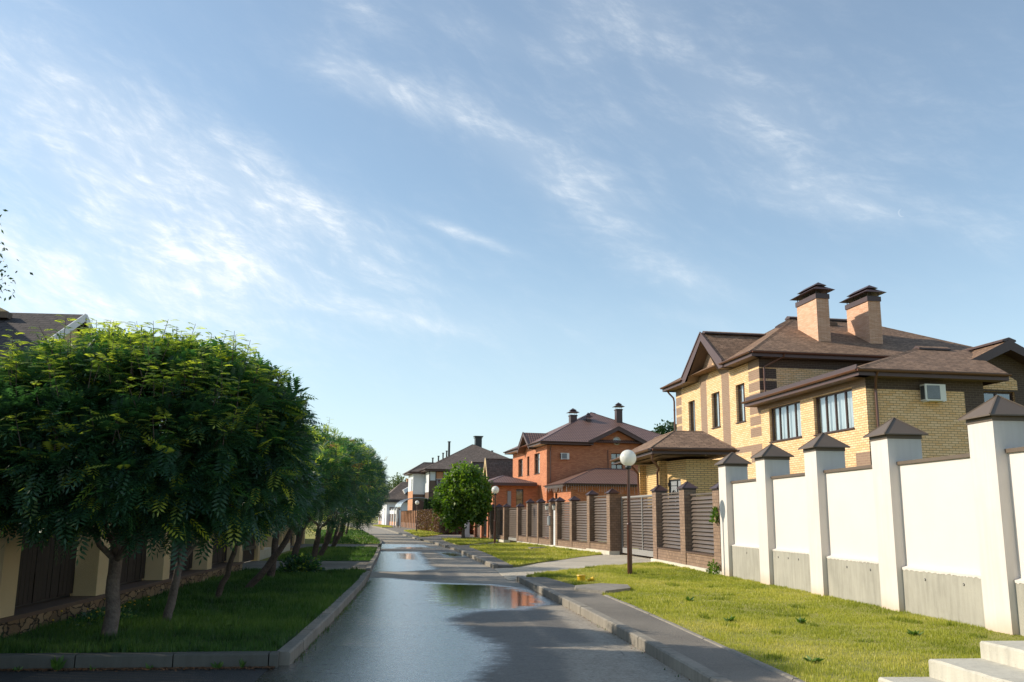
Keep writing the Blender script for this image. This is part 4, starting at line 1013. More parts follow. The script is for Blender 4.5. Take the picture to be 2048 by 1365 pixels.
def gatehouse():
    G = thing('gate_lodge', 'small yellow brick gate lodge with a metal door under a wide brown hipped roof', 'gatehouse', (9.57, 33.97, -.124))
    G.scale = (1.075,)*3
    m = MB()
    # south wall and the angled door wall
    wall(m, (.0, 0), (1.6, 0), 0, 3.72); dl = (1.0, 1.9, .6, 2.75)
    wall(m, (-.42, 1.8), (0, 0), 0, 3.72, [(.52, 1.42, .7, 3.05)], (), .09); wall(m, (1.6, 0), (1.6, 5.4), 0, 3.72); wall(m, (1.6, 5.4), (-.42, 5.4), 0, 3.72); wall(m, (-.42, 5.4), (-.42, 1.8), 0, 3.72)
    m.build('wall', 'brick_yellow_small', G)
    P0, P1 = Vector((-.42, 1.8, 0)), Vector((0, 0, 0)); d = (P1-P0).normalized(); n = Vector((d.y, -d.x, 0))
    q = lambda s, z, o: tuple(P0+d*s+n*o)[:2]+(z,)
    def sb(mm, s0, s1, z0, z1, o0, o1, mi=0): mm.hexa([q(s0, z0, o1), q(s1, z0, o1), q(s1, z0, o0), q(s0, z0, o0), q(s0, z1, o1), q(s1, z1, o1), q(s1, z1, o0), q(s0, z1, o0)], mi)
    m = MB(); sb(m, .56, 1.10, .7, 3.0, -.09, -.05); sb(m, 1.12, 1.38, .7, 3.0, -.09, -.05); dr = m.build('door', 'grey_metal', G)
    m = MB()
    for s in (.53, 1.09, 1.37): sb(m, s, s+.035, .7, 3.04, -.10, -.02)
    sb(m, .53, 1.4, 3.0, 3.05, -.10, -.02)
    for z in (1.1, 2.0, 2.8): sb(m, .50, .55, z, z+.14, -.04, .03)
    m.build('door_frame', 'black_metal', dr)
    m = MB()   # wrought iron oval with a twisted plant inside
    cs, cz = .83, 2.25
    ov = [q(cs+.19*math.cos(t), cz+.40*math.sin(t), -.035) for t in np.linspace(0, 2*math.pi, 25)]; m.tube(ov, .022, 6, caps=False)
    for k in range(5):
        m.tube([q(cs+(-.14+.07*k)*math.sin(u*3.1+k), cz-.36+.72*u, -.035) for u in np.linspace(0, 1, 9)], .016, 5)
    for k in range(7):
        c0 = (cs-.2+.07*k, 1.0+.13*(k % 3)*2); m.tube([q(c0[0]+.07*math.cos(t)*t/6, c0[1]+.09*math.sin(t)*t/6+.3, -.035) for t in np.linspace(.5, 6.5, 12)], .014, 5)
    for k in range(5): m.tube([q(cs-.2+.1*k, 2.82, -.05), q(cs-.2+.1*k, 2.82, -.03)], .018, 6)
    m.build('iron_ornament', 'black_metal', dr)
    for x, y in ((-.62, 1.45), (-.67, 4.4)):
        m = MB(); m.box(x, x+.30, y, y+.30, 0, 3.74); m.build('column', 'brick_yellow_small', G)
    x0, x1, y0, y1, ez = -1.38, 1.60, -.65, 6.2, 4.08
    m = MB()
    A, B = (.02, 1.55, 4.86), (1.12, 1.55, 4.86)
    A2, B2 = (.02, 4.6, 4.86), (1.12, 4.6, 4.86)
    m.face([(x0, y0, ez), (x1, y0, ez), B, A]); m.face([(x0, y1, ez), (x0, y0, ez), A, A2]); m.face([(x1, y0, ez), (x1, y1, ez), B2, B]); m.face([(x1, y1, ez), (x0, y1, ez), A2, B2]); m.face([A, B, B2, A2])
    rf = m.build('roof', 'shingle_brown', G)
    m = MB(); hipcap(m, (x0, y0, ez), A, .1); hipcap(m, (x1, y0, ez), B, .12); hipcap(m, B, B2, .14); hipcap(m, A, B, .12); hipcap(m, A, A2, .1); m.build('ridge_cap', ['shingle_brown', 'dark_metal'], rf)
    eave_ring([(x0, y0), (x1, y0), (x1, y1), (x0, y1)], ez, .22, .66, G)
    m = MB(); m.box(x0+.5, x1-.5, y0+.5, y1-.5, 3.83, 3.862); m.build('ceiling', 'soffit_brown', G)
    downpipe(G, [(-1.30, -.35, 4.0), (-1.28, -.3, 3.85), (-1.2, .1, 3.72), (-.72, 1.1, 3.45), (-.7, 1.38, 3.3), (-.7, 1.38, 1.6), (-.7, 1.38, .2)], .045)
    downpipe(G, [(-1.38, 4.1, 4.0), (-1.2, 4.2, 3.85), (-.76, 4.33, 3.4), (-.74, 4.33, 2.6), (-.74, 4.33, .2)], .045)
gatehouse()
def hip_roof(parent, x0, x1, y0, y1, ez, rz, e, f, mat, over=.6, h=.25, caps='fascia_brown', gut=True, eb=('fascia_brown', 'soffit_brown'), gm='gutter_brown', open_segs=()):
    m = MB(); m.pyramid(x0, x1, y0, y1, ez, rz, 0, (e, f)); r = m.build('roof', mat, parent)
    m = MB(); hipcap(m, e, f, .12, 0, .04)
    alongx = abs(e[0]-f[0]) >= abs(e[1]-f[1])
    cs = [((x0, y0), e), ((x1, y0), f if alongx else e), ((x1, y1), f), ((x0, y1), e if alongx else f)]
    for c, q in cs: hipcap(m, (*c, ez), q, .09, 0, .03)
    m.build('ridge_cap', [caps, caps], r)
    eave_ring([(x0, y0), (x1, y0), (x1, y1), (x0, y1)], ez, h, over, parent, gut=gut, m1=eb[0], m2=eb[1], m3=gm, open_segs=open_segs)
    return r
def metal_stack(parent, x0, x1, y0, y1, z0, z1, name='chimney', mat='dark_metal'):
    m = MB(); m.box(x0, x1, y0, y1, z0, z1); m.box(x0-.05, x1+.05, y0-.05, y1+.05, z1-.12, z1-.04)
    for px in (x0+.04, x1-.06):
        for py in (y0+.04, y1-.06): m.box(px, px+.02, py, py+.02, z1, z1+.22)
    c = m.build(name, mat, parent)
    m = MB(); o = .2; m.pyramid(x0-o, x1+o, y0-o, y1+o, z1+.2, z1+.48); o = .0; m.pyramid(x0-o, x1+o, y0-o, y1+o, z1+.40, z1+.62); m.build('chimney_hat', mat, c)
def red_house():
    H = thing('brick_house', 'red brick house with purplish brown metal tile roof, round attic window and lower tiled extension', 'house', (9.29, 75, 0), R(7.9))
    W0, W1 = (0, 12.7), (0, 0)
    yy = lambda y: 12.7-y
    wh = [(yy(4.2), yy(2.35), 5.35, 7.1), (yy(6.85), yy(6.05), 5.35, 7.03), (yy(10.4), yy(8.65), 5.4, 6.98), (yy(3.4), yy(2.6), 2.0, 4.0), (yy(4.6), yy(3.9), 2.0, 4.0)]
    m = MB(); wall(m, W0, W1, 0, 7.6, wh)
    sw = [(5.66, 6.68, 5.68, 7.03), ]
    wall(m, (0, 0), (12, 0), 0, 7.6, sw); wall(m, (12, 0), (12, 12.7), 0, 7.6); wall(m, (12, 12.7), (0, 12.7), 0, 7.6)
    # gable fields
    m.face([(3.9, 0, 7.6), (8.4, 0, 7.6), (8.4, 0, 7.85), (6.15, 0, 9.0), (3.9, 0, 7.85)])
    m.face([(0, 7.6, 7.6), (0, 3.9, 7.6), (0, 5.7, 8.8)])
    m.build('wall', 'brick_red', H)
    for h in wh[:3]: window(H, W0, W1, h, (.4,), (.72,), .14, .05)
    for h in wh[3:]: window(H, W0, W1, h, (), (), .14, .05, pane='glass_dark', cur=None)
    window(H, (0, 0), (12, 0), sw[0], (.5,), (.3, .65), .14, .055, pane='glass_dark', cur=None, frame='window_brown')
    m = MB(); ring = [(6.15+.30*math.cos(t), -.03, 8.08+.30*math.sin(t)) for t in np.linspace(0, 2*math.pi, 25)]; m.tube(ring, .06, 8, caps=False); w = m.build('round_window', 'foundation', H)
    m = MB(); m.face([(6.15+.28*math.cos(t), -.012, 8.08+.28*math.sin(t)) for t in np.linspace(0, 2*math.pi, 25)[:-1]][::-1]); m.build('pane', 'glass_dark', w)
    m = MB(); m.face([(6.15+.27*math.cos(t), -.006, 8.08+.27*math.sin(t)) for t in np.linspace(0, 2*math.pi, 25)[:-1]][::-1]); m.build('dark_interior', 'dark_room', w)
    ez = 7.88; e, f = (5.9, 6.3, 11.2), (6.5, 6.9, 11.2)
    r = hip_roof(H, -.7, 12.9, -.6, 13.3, ez, 11.2, e, f, 'tile_red', open_segs=(0, 3), gut=False)
    m = MB()
    # south cross gable and west cross gable
    m.face([(3.45, -.6, 7.92), (6.15, -.6, 9.24), (6.15, 2.6, 9.24), (3.45, -.3, 7.92)]); m.face([(6.15, -.6, 9.24), (8.85, -.6, 7.92), (8.85, -.3, 7.92), (6.15, 2.6, 9.24)])
    m.build('roof', 'tile_red', H); m = MB()
    m.face([(-.7, 3.5, 7.75), (-.7, 5.65, 9.1), (2.2, 5.65, 9.1), (-.3, 3.5, 7.9)]); m.face([(-.7, 5.65, 9.1), (-.7, 7.95, 7.65), (-.3, 7.95, 7.9), (2.2, 5.65, 9.1)])
    m.build('roof', 'tile_red', H)
    m = MB(); fb, sf = 0, 1
    def vb(A, B, C_, axis):
        A, B, C_ = Vector(A), Vector(B), Vector(C_); dn = Vector((0, 0, .30)); inn = Vector((.7, 0, 0)) if axis == 'x' else Vector((0, .6, 0))
        for P, Q in ((A, B), (C_, B)):
            m.face([P, Q, Q-dn, P-dn], fb); m.face([P-dn*.9, Q-dn*.9, Q-dn*.9+inn, P-dn*.9+inn], sf); m.bar(P+Vector((0, 0, .03)), Q+Vector((0, 0, .03)), .07, .06, fb)
    vb((3.45, -.6, 7.92), (6.15, -.6, 9.24), (8.85, -.6, 7.92), 'y'); vb((-.7, 3.5, 7.75), (-.7, 5.65, 9.1), (-.7, 7.95, 7.65), 'x')
    for (a, b) in (((-.7, -.6), (3.9, -.6)), ((8.4, -.6), (12.9, -.6))):
        m.face([(*a, ez-.25), (*b, ez-.25), (*b, ez), (*a, ez)], fb); m.face([(*a, ez-.23), (a[0], .02, ez-.23), (b[0], .02, ez-.23), (*b, ez-.23)], sf)
    for a, b in ((13.3, 7.5), (3.9, -.6)):
        m.face([(-.7, a, ez-.25), (-.7, b, ez-.25), (-.7, b, ez), (-.7, a, ez)], fb); m.face([(-.7, a, ez-.23), (.02, a, ez-.23), (.02, b, ez-.23), (-.7, b, ez-.23)], 2)
    m.build('eave_board', ['fascia_brown', 'soffit_brown', 'white_trim'], H)
    m = MB(); gutter(m, (-.7, -.69, ez-.04), (3.9, -.69, ez-.04)); gutter(m, (-.79, 13.3, ez-.04), (-.79, 7.8, ez-.04)); gutter(m, (-.79, 3.7, ez-.04), (-.79, -.6, ez-.04)); m.build('gutter', 'dark_metal', H)
    downpipe(H, [(.3, -.62, 7.8), (.3, -.5, 7.65), (.3, -.08, 7.3), (.3, -.08, 7.1), (.3, -.08, 4.5)], .05)
    m = MB(); m.tube([(5.35, -.05, 5.5), (5.35, -.05, 7.3)], .03, 6); m.build('cable_pipe', 'dark_metal', H)
    metal_stack(H, 3.45, 4.05, 4.6, 5.2, 9.6, 10.75); metal_stack(H, 4.85, 5.2, 4.2, 4.55, 9.6, 10.35); metal_stack(H, 7.6, 8.15, 4.0, 4.55, 9.0, 11.35)
    # garage wing
    m = MB(); wall(m, (.55, 0), (.55, -5.2), 0, 4.1, [(.6, 1.3, 2.1, 3.6)]); wall(m, (.55, -5.2), (9.0, -5.2), 0, 4.1, [(4.3, 6.9, 1.0, 3.1)]); wall(m, (9, -5.2), (9, 0), 0, 4.1)
    m.build('wall', 'brick_red', H)
    m = MB(); m.box(4.85, 7.45, -5.1, -5.05, .3, 3.1); m.build('garage_door', 'brown_panel', H)
    window(H, (.55, 0), (.55, -5.2), (.6, 1.3, 2.1, 3.6), (), (), .12, .05, pane='glass_dark', cur=None)
    ez2 = 4.25; m = MB(); A = (-.15, -5.8, ez2); B = (9.7, -5.8, ez2); r0, r1 = (3.6, -2.0, 5.62), (6.2, -2.0, 5.62)
    m.face([A, B, r1, r0]); m.face([(-.15, 0, ez2), A, r0, (3.6, 0, 5.62)]); m.face([B, (9.7, 0, ez2), (6.2, 0, 5.62), r1]); m.face([r0, r1, (6.2, 0, 5.62), (3.6, 0, 5.62)])
    rr = m.build('roof', 'tile_red', H); m = MB(); hipcap(m, A, r0, .09); hipcap(m, B, r1, .09); hipcap(m, r0, r1, .1); m.build('ridge_cap', ['fascia_brown']*2, rr)
    eave_ring([A[:2], B[:2], (9.7, 0), (-.15, 0)], ez2, .22, .6, H, open_segs=(2,), m3='dark_metal')
    m = MB()   # icicle light strings under the eaves: thin wires hanging down
    for x in np.arange(0, 9.5, .19): m.tube([(x, -5.86, ez2-.1), (x+random.uniform(-.03, .03), -5.86, ez2-.2-random.choice((.15, .3, .45, .6)))], .008, 4)
    for y in np.arange(-5.6, -.2, .2): m.tube([(-.26, y, ez2-.1), (-.26, y, ez2-.2-random.choice((.15, .3, .45)))], .008, 4)
    tag(m.build('light_string', 'pale_panel', H), kind='stuff')
    # entrance porch on the street side
    m = MB(); wall(m, (-4.0, 2.6), (0, 2.6), 0, 4.4, [(2.0, 2.65, 1.6, 4.0)]); wall(m, (-4.0, 8), (-4.0, 2.6), 0, 4.4); wall(m, (0, 8), (-4, 8), 0, 4.4); m.build('wall', 'brick_red', H)
    window(H, (-4, 2.6), (0, 2.6), (2.0, 2.65, 1.6, 4.0), (), (.62,), .12, .05, pane='glass_dark', cur=None)
    m = MB(); m.box(-2.75, -2.45, 2.5, 2.59, 1.0, 3.8); m.build('door', 'grey_metal', H)
    hip_roof(H, -4.6, -.3+.0, 2.0, 8.6, 4.5, 5.15, (-2.8, 3.8, 5.15), (-2.8, 6.8, 5.15), 'tile_red', gm='dark_metal', gut=False)
    from mathutils import Matrix as M4
    mt = M4.Translation((9.29, 75, 0)) @ M4.Rotation(R(7.9), 4, 'Z')
    ac_unit('white air conditioner box on the upper red brick wall of the house', tuple(mt @ Vector((1.5, 0, 6.42))), R(7.9), .92)
red_house()
def dark_gables():
    H = thing('gabled_house', 'low house with two steep dark shingle gables behind the round tree', 'house', (5.45, 90, 0), R(8))
    for k, (y, x, zt, xe) in enumerate(((1.2, -.2, 7.45, 12), (4.9, -.9, 7.3, 3.2))):
        w = 1.35; m = MB()
        m.face([(x, y-w, 4.9), (x, y, zt), (xe, y, zt), (xe, y-w, 4.9)]); m.face([(x, y, zt), (x, y+w, 4.9), (xe, y+w, 4.9), (xe, y, zt)])
        r = m.build('roof', 'shingle_grey', H); m = MB(); hipcap(m, (x, y, zt), (xe, y, zt), .15); m.build('ridge_cap', ['shingle_grey']*2, r)
        m = MB(); m.face([(x+.3, y-w+.1, 2), (x+.3, y+w-.1, 2), (x+.3, y+w-.1, 4.9), (x+.3, y, zt-.3), (x+.3, y-w+.1, 4.9)]); m.box(x+.3, xe, y-w+.15, y+w-.15, 0, 4.9); m.build('wall', 'brick_orange', H)
        m = MB()
        for s in (-1, 1): m.bar((x-.02, y+s*w, 4.85), (x-.02, y, zt-.02), .06, .24)
        m.build('verge_board', 'beige_stucco', H)
    metal_stack(H, 4.7, 5.5, 6, 6.8, 5.5, 8.3)
dark_gables()
def grey_house():
    H = thing('panelled_house', 'house with white and orange wall panels and tall dark pyramid roof beyond the round tree', 'house', (-.57*1.3, 105*1.3, -.495), R(8))
    H.scale = (1.3,)*3
    ms = ['pale_panel', 'brown_panel', 'brick_orange']
    m = MB()
    reg = [(0, 14, 0, 4.7, 1), (0, .75, 4.7, 5.7, 1), (.75, 1.6, 5.9, 6.7, 2), (3, 5, 0, 6, 2)]
    wall(m, (0, 0), (12.5, 0), 0, 6.7, [(.8, 1.5, 4.4, 5.85), (2.1, 2.9, 4.6, 5.85)], reg); wall(m, (0, 12), (0, 0), 0, 6.7, [(7.2, 7.9, 4.5, 6.0)], [(0, 12, 0, 4.4, 1)]); wall(m, (12.5, 0), (12.5, 12), 0, 6.7); wall(m, (12.5, 12), (0, 12), 0, 6.7)
    wall(m, (-1.4, 4), (0, 4), 0, 6.6, (), [(0, 1.4, 0, 4.2, 1)]); wall(m, (-1.4, 9), (-1.4, 4), 0, 6.6, [(3.4, 4.3, 4.6, 6)], [(0, 5, 0, 4.6, 2)]); wall(m, (0, 9), (-1.4, 9), 0, 6.6)
    m.build('wall', ms, H)
    window(H, (0, 0), (12.5, 0), (.8, 1.5, 4.4, 5.85), (.5,), (.3,), .1, .06, sill=False); window(H, (0, 0), (12.5, 0), (2.1, 2.9, 4.6, 5.85), (.5,), (), .1, .06, sill=False)
    window(H, (-1.4, 9), (-1.4, 4), (3.4, 4.3, 4.6, 6), (), (.7,), .1, .06, pane='glass_dark', cur=None, sill=False); window(H, (0, 12), (0, 0), (7.2, 7.9, 4.5, 6.0), (), (), .1, .06, pane='glass_dark', cur=None, sill=False)
    m = MB()
    for x in (.0, .74, 1.62, 2.05, 2.95): m.box(x-.05, x+.05, -.06, .0, 3.6, 6.7)
    m.box(0, 3, -.05, 0, 4.25, 4.4); m.build('corner_trim', 'window_brown', H)
    r = hip_roof(H, -.6, 13.2, -.6, 12.6, 7.0, 10.42, (6.05, 6.2, 10.42), (6.6, 6.8, 10.42), 'shingle_grey', caps='shingle_grey', gm='dark_metal')
    r2 = hip_roof(H, -1.95, 4, 3.4, 9.6, 6.85, 8.1, (.1, 6.2, 8.1), (2.5, 6.8, 8.1), 'shingle_grey', caps='shingle_grey', gm='dark_metal')
    m = MB(); m.box(6.55, 7.35, 6.6, 7.4, 9.8, 11.3); m.box(6.45, 7.45, 6.5, 7.5, 11.3, 11.36); m.box(6.62, 7.28, 6.68, 7.32, 11.36, 11.45); m.box(6.4, 7.5, 6.45, 7.55, 11.45, 11.55); m.build('chimney', 'black_metal', r)
    for x, y, z, h, rr in ((3.3, 7, 9.0, 1.7, .14), (1.2, 6.3, 8.0, .6, .09), (1.8, 5.6, 8.2, .6, .09), (2.4, 5.9, 8.6, .6, .09), (2.9, 6.3, 8.9, .6, .09), (8.6, 6.2, 9.2, .45, .1)):
        m = MB(); m.tube([(x, y, z-.5), (x, y, z+h)], rr, 8); m.tube([(x, y, z+h), (x, y, z+h+.1)], rr*1.5, 8); m.build('vent_pipe', 'black_metal', r)
grey_house()
def far_house():
    H = thing('bungalow', 'far low white house with a dark mansard roof at the end of the street', 'house', (-8.37, 165, 0), R(8))
    m = MB(); wall(m, (0, 0), (9, 0), 0, 4.5, [(.5, 1.3, 2.7, 3.2), (1.6, 2.6, 2.7, 3.2)]); wall(m, (0, 10), (0, 0), 0, 4.5); m.build('wall', 'pale_panel', H)
    for h in ((.5, 1.3, 2.7, 3.2), (1.6, 2.6, 2.7, 3.2)): window(H, (0, 0), (9, 0), h, (.5,), (), .1, .06, pane='glass_dark', cur=None, sill=False)
    m = MB(); m.pyramid(-.7, 12, -.7, 10, 4.55, 7.9, 0, ((3.1, 4.5, 7.9), (8, 5, 7.9))); r = m.build('roof', 'shingle_grey', H)
    eave_ring([(-.7, -.7), (12, -.7), (12, 10), (-.7, 10)], 4.55, .5, .7, H, gut=False, m1='black_metal')
    m = MB(); m.hexa([(3.2, -.2, 5.6), (3.2, -.2, 5.6), (3.2, 4, 5.6), (3.2, 4, 5.6), (2.9, .0, 6.3), (4.9, .0, 7.4), (4.9, 4, 7.4), (2.9, 4, 6.3)]); m.build('dormer', 'pale_panel', H)
    m = MB(); m.box(4, 5, 4.6, 5.6, 7.6, 8.5); m.build('chimney', 'brick_orange', r)
far_house()
def canopy():
    t = thing('carport_canopy', 'smoky curved polycarbonate carport canopy above the red post fence', 'canopy', (-4.35, 123, 0), R(8))
    m = MB(); n = 12
    for k in range(n):
        a, b = math.pi*k/n, math.pi*(k+1)/n; p = lambda t: (2.4-2.4*math.cos(t), 2.85+1.25*math.sin(t))
        (xa, za), (xb, zb) = p(a), p(b); m.face([(xa, 0, za), (xb, 0, zb), (xb, 8, zb), (xa, 8, za)])
    m.build('canopy_sheet', 'polycarbonate', t)
    m = MB()
    for y in (0, 2, 4, 6, 8): m.tube([(2.4-2.4*math.cos(u), y, 2.85+1.25*math.sin(u)) for u in np.linspace(0, math.pi, 13)], .05, 6)
    for y in (0, 8):
        for x in (0, 4.8): m.tube([(x, y, 0), (x, y, 2.9)], .06, 6)
    m.build('canopy_frame', 'grey_metal', t)
canopy()
def far_fences():
    # red brick posts with black bars next to the red house, leading into the round tree
    t = thing('post_fence', 'red brick pillars with black gate bars between the louvred fence and the round tree', 'fence', (*fpt(28.6), 0), R(FA))
    for s in (0, 2.6, 5.4):
        m = MB(); m.box(0, .42, s, s+.42, 0, 2.0); p = m.build('pillar', 'brick_red', t); m = MB(); m.box(-.04, .46, s-.04, s+.46, 2.0, 2.1); m.build('pillar_cap', 'dark_metal', p)
    m = MB()
    for k in range(22): m.box(.18, .21, .5+.1*k, .53+.1*k, .2, 1.9)
    m.box(.16, .23, .45, 2.6, .25, .33); m.box(.16, .23, .45, 2.6, 1.5, 1.58); m.build('gate_bars', 'black_metal', t)
    m = MB(); m.box(.15, .2, 3.05, 5.4, .1, 1.85); m.build('panel', 'brown_panel', t)
    b = MB(); b.box(0, .36, 0, .3, 0, 1.55); b.box(-.03, .39, -.03, .33, 1.55, 1.62); b.box(-.05, .41, -.05, .35, -.02, .22, 0)
    tag(b.build('meter_cabinet', 'white_trim', None, (2.5, 72.5, .1), (0, 0, R(5))), 'narrow white meter cabinet beside the trunk of the round tree', 'cabinet')
    # red post fence
    t = thing('post_fence', 'fence of orange red posts and dark bars behind the third street lamp, under the canopy', 'fence', (-1.5, 111.5, 0), R(6.6))
    m = MB(); m.box(-.05, .2, -.3, 30, 0, .75); m.build('fence_base', 'brown_panel', t)
    for k in range(13):
        m = MB(); m.box(-.1, .25, k*2.35, k*2.35+.5, 0, 2.35); p = m.build('pillar', 'brick_orange', t); m = MB(); m.box(-.14, .29, k*2.35-.05, k*2.35+.55, 2.35, 2.42); m.build('pillar_cap', 'dark_metal', p)
    m = MB()
    for k in range(100): m.box(.06, .1, .2+k*.29, .28+k*.29, .7, 2.1)
    m.build('fence_bars', 'dark_metal', t)
    t = thing('panel_fence', 'white trimmed fence with grey panels on a brick base at the bend of the street', 'fence', (-6.2, 156, 0), R(10))
    m = MB(); m.box(0, .2, 0, 26, 0, .7); m.build('fence_base', 'brick_orange', t)
    m = MB(); m.box(.05, .12, 0, 26, .7, 2.0); m.build('panel', 'brown_panel', t)
    m = MB(); m.box(-.02, .2, 0, 26, 2.0, 2.6); m.build('top_band', 'white_trim', t)
    for k in range(9): m = MB(); m.box(-.06, .3, k*3.2, k*3.2+.5, 0, 2.9); m.build('pillar', 'white_trim', t)
far_fences()
def left_house():
    H = thing('shingle_roof_house', 'house with a dark hexagonal shingle roof rising behind the left fence', 'house', (-9.9, 20.5, 0))
    m = MB(); sl = (7.0-4.62)/4.5
    x0, x1 = -9, .27
    m.face([(x0, 0, 4.62), (x1, 0, 4.62), (x1, 4.5, 7.0), (x0, 4.5, 7.0)]); m.face([(x0, 4.5, 7.0), (x1, 4.5, 7.0), (x1, 9, 4.62), (x0, 9, 4.62)])
    r = m.build('roof', 'shingle_hex', H)
    m = MB(); m.box(0-1.75, -1.45, 3.75, 4.05, 6.70, 6.87); m.build('roof_vent', 'soffit_brown', r)
    m = MB(); m.bar((x1, 0, 4.55), (x1, 4.5, 6.93), .03, .2); m.bar((x1, 9, 4.55), (x1, 4.5, 6.93), .03, .2); m.box(x0, x1, -.03, 0, 4.45, 4.62); m.face([(x0, 0, 4.5), (x1, 0, 4.5), (x1, .5, 4.5), (x0, .5, 4.5)]); m.build('verge_board', 'white_trim', H)
    m = MB(); m.box(-9, -4.1, -1, 9.5, 0, 8.1); m.box(-4.09, 0, .5, 8.5, 0, 4.6); m.face([(0, .5, 4.6), (0, 8.5, 4.6), (0, 4.5, 6.7)]); m.build('wall', 'beige_stucco', H)  # tall first box: added unseen volume that shades part of the roof
    m = MB(); m.box(-.02, .04, 4.1, 4.9, 5.2, 6.1); m.build('attic_window', 'dark_room', H)
left_house()
# ------------------------------------------------------------------ trees and plants
def unit(v): return v/np.maximum(np.linalg.norm(v, axis=-1, keepdims=True), 1e-9)
def compound(P, D, L, pairs, wid, ll, lv, droop=.35):
    """pinnate leaves: base P, direction D, length L -> leaflet quads"""
    n = len(P); up = np.array([0, 0, 1.]); S = unit(np.cross(D, up)+1e-4); Nn = unit(np.cross(S, D))
    Vs, Ls = [], []
    ts = np.linspace(.22, .92, pairs)
    roll = (rng.random((n, 1))-.5)*.9
    S2 = S*np.cos(roll)+Nn*np.sin(roll); N2 = np.cross(S2, D)
    for k, t in enumerate(np.append(ts, 1.)):
        c = P+D*(L*t)[:, None]-up*(droop*L*t*t)[:, None]
        tan = unit(D-up*(2*droop*t))
        for sd in ((-1, 1) if k < pairs else (0,)):
            dirn = unit(S2*sd*.9+tan*(.45 if sd else 1.)+up*(-.12)); w = unit(np.cross(dirn, N2))
            l = (ll*L*(1-.35*abs(t-.55)*1.6))[:, None]; ww = l*wid
            q = np.stack([c, c+dirn*l*.5+w*ww, c+dirn*l, c+dirn*l*.5-w*ww], 1); Vs.append(q); Ls.append(np.repeat(lv[:, None], 4, 1))
    V = np.concatenate(Vs).reshape(-1, 3); return V, np.concatenate(Ls).ravel()
def simple(P, D, L, wid, lv):
    S = unit(np.cross(D, rng.normal(size=D.shape))); l = L[:, None]
    q = np.stack([P, P+D*l*.45+S*l*wid, P+D*l, P+D*l*.45-S*l*wid], 1)
    return q.reshape(-1, 3), np.repeat(lv, 4)
def crown_twigs(cen, rad, n, rs, flat=.0, inner=.25, bot=-.75, amp=1., sq=2.0):
    """twig tips spread mostly over an uneven shell, some inside"""
    out = []
    lob = rs.normal(size=(9, 3)); lob = unit(lob); am = rs.uniform(-.13, .16, 9)*amp
    while len(out) < n:
        d = unit(rs.normal(size=3)); 
        if d[2] < bot: continue
        k = (np.sum(np.abs(d)**sq)**(-1/sq)) if sq != 2.0 else 1.
        k = k+sum(a*max(0, d@l)**4 for a, l in zip(am, lob))
        r = k*(1-abs(rs.normal())*.10) if rs.random() > inner else k*rs.uniform(.45, .9)
        out.append(np.concatenate([d*r, d]))
    a = np.array(out); return cen+a[:, :3]*rad, unit(a[:, 3:]/rad)
def limb(m, a, b, r0, r1, bend, rs, seg=8, n=6, wob=.05, mi=0):
    a, b = np.array(a, float), np.array(b, float); c = (a+b)/2+np.array(bend)
    pts, rr = [], []
    for i in range(n+1):
        t = i/n; p = a*(1-t)**2+2*c*t*(1-t)+b*t*t
        if 0 < i < n: p = p+rs.normal(size=3)*wob*np.linalg.norm(b-a)*.25
        pts.append(p); rr.append(r0*(1-t)+r1*t)
    m.tube(pts, rr, seg, mi); return pts
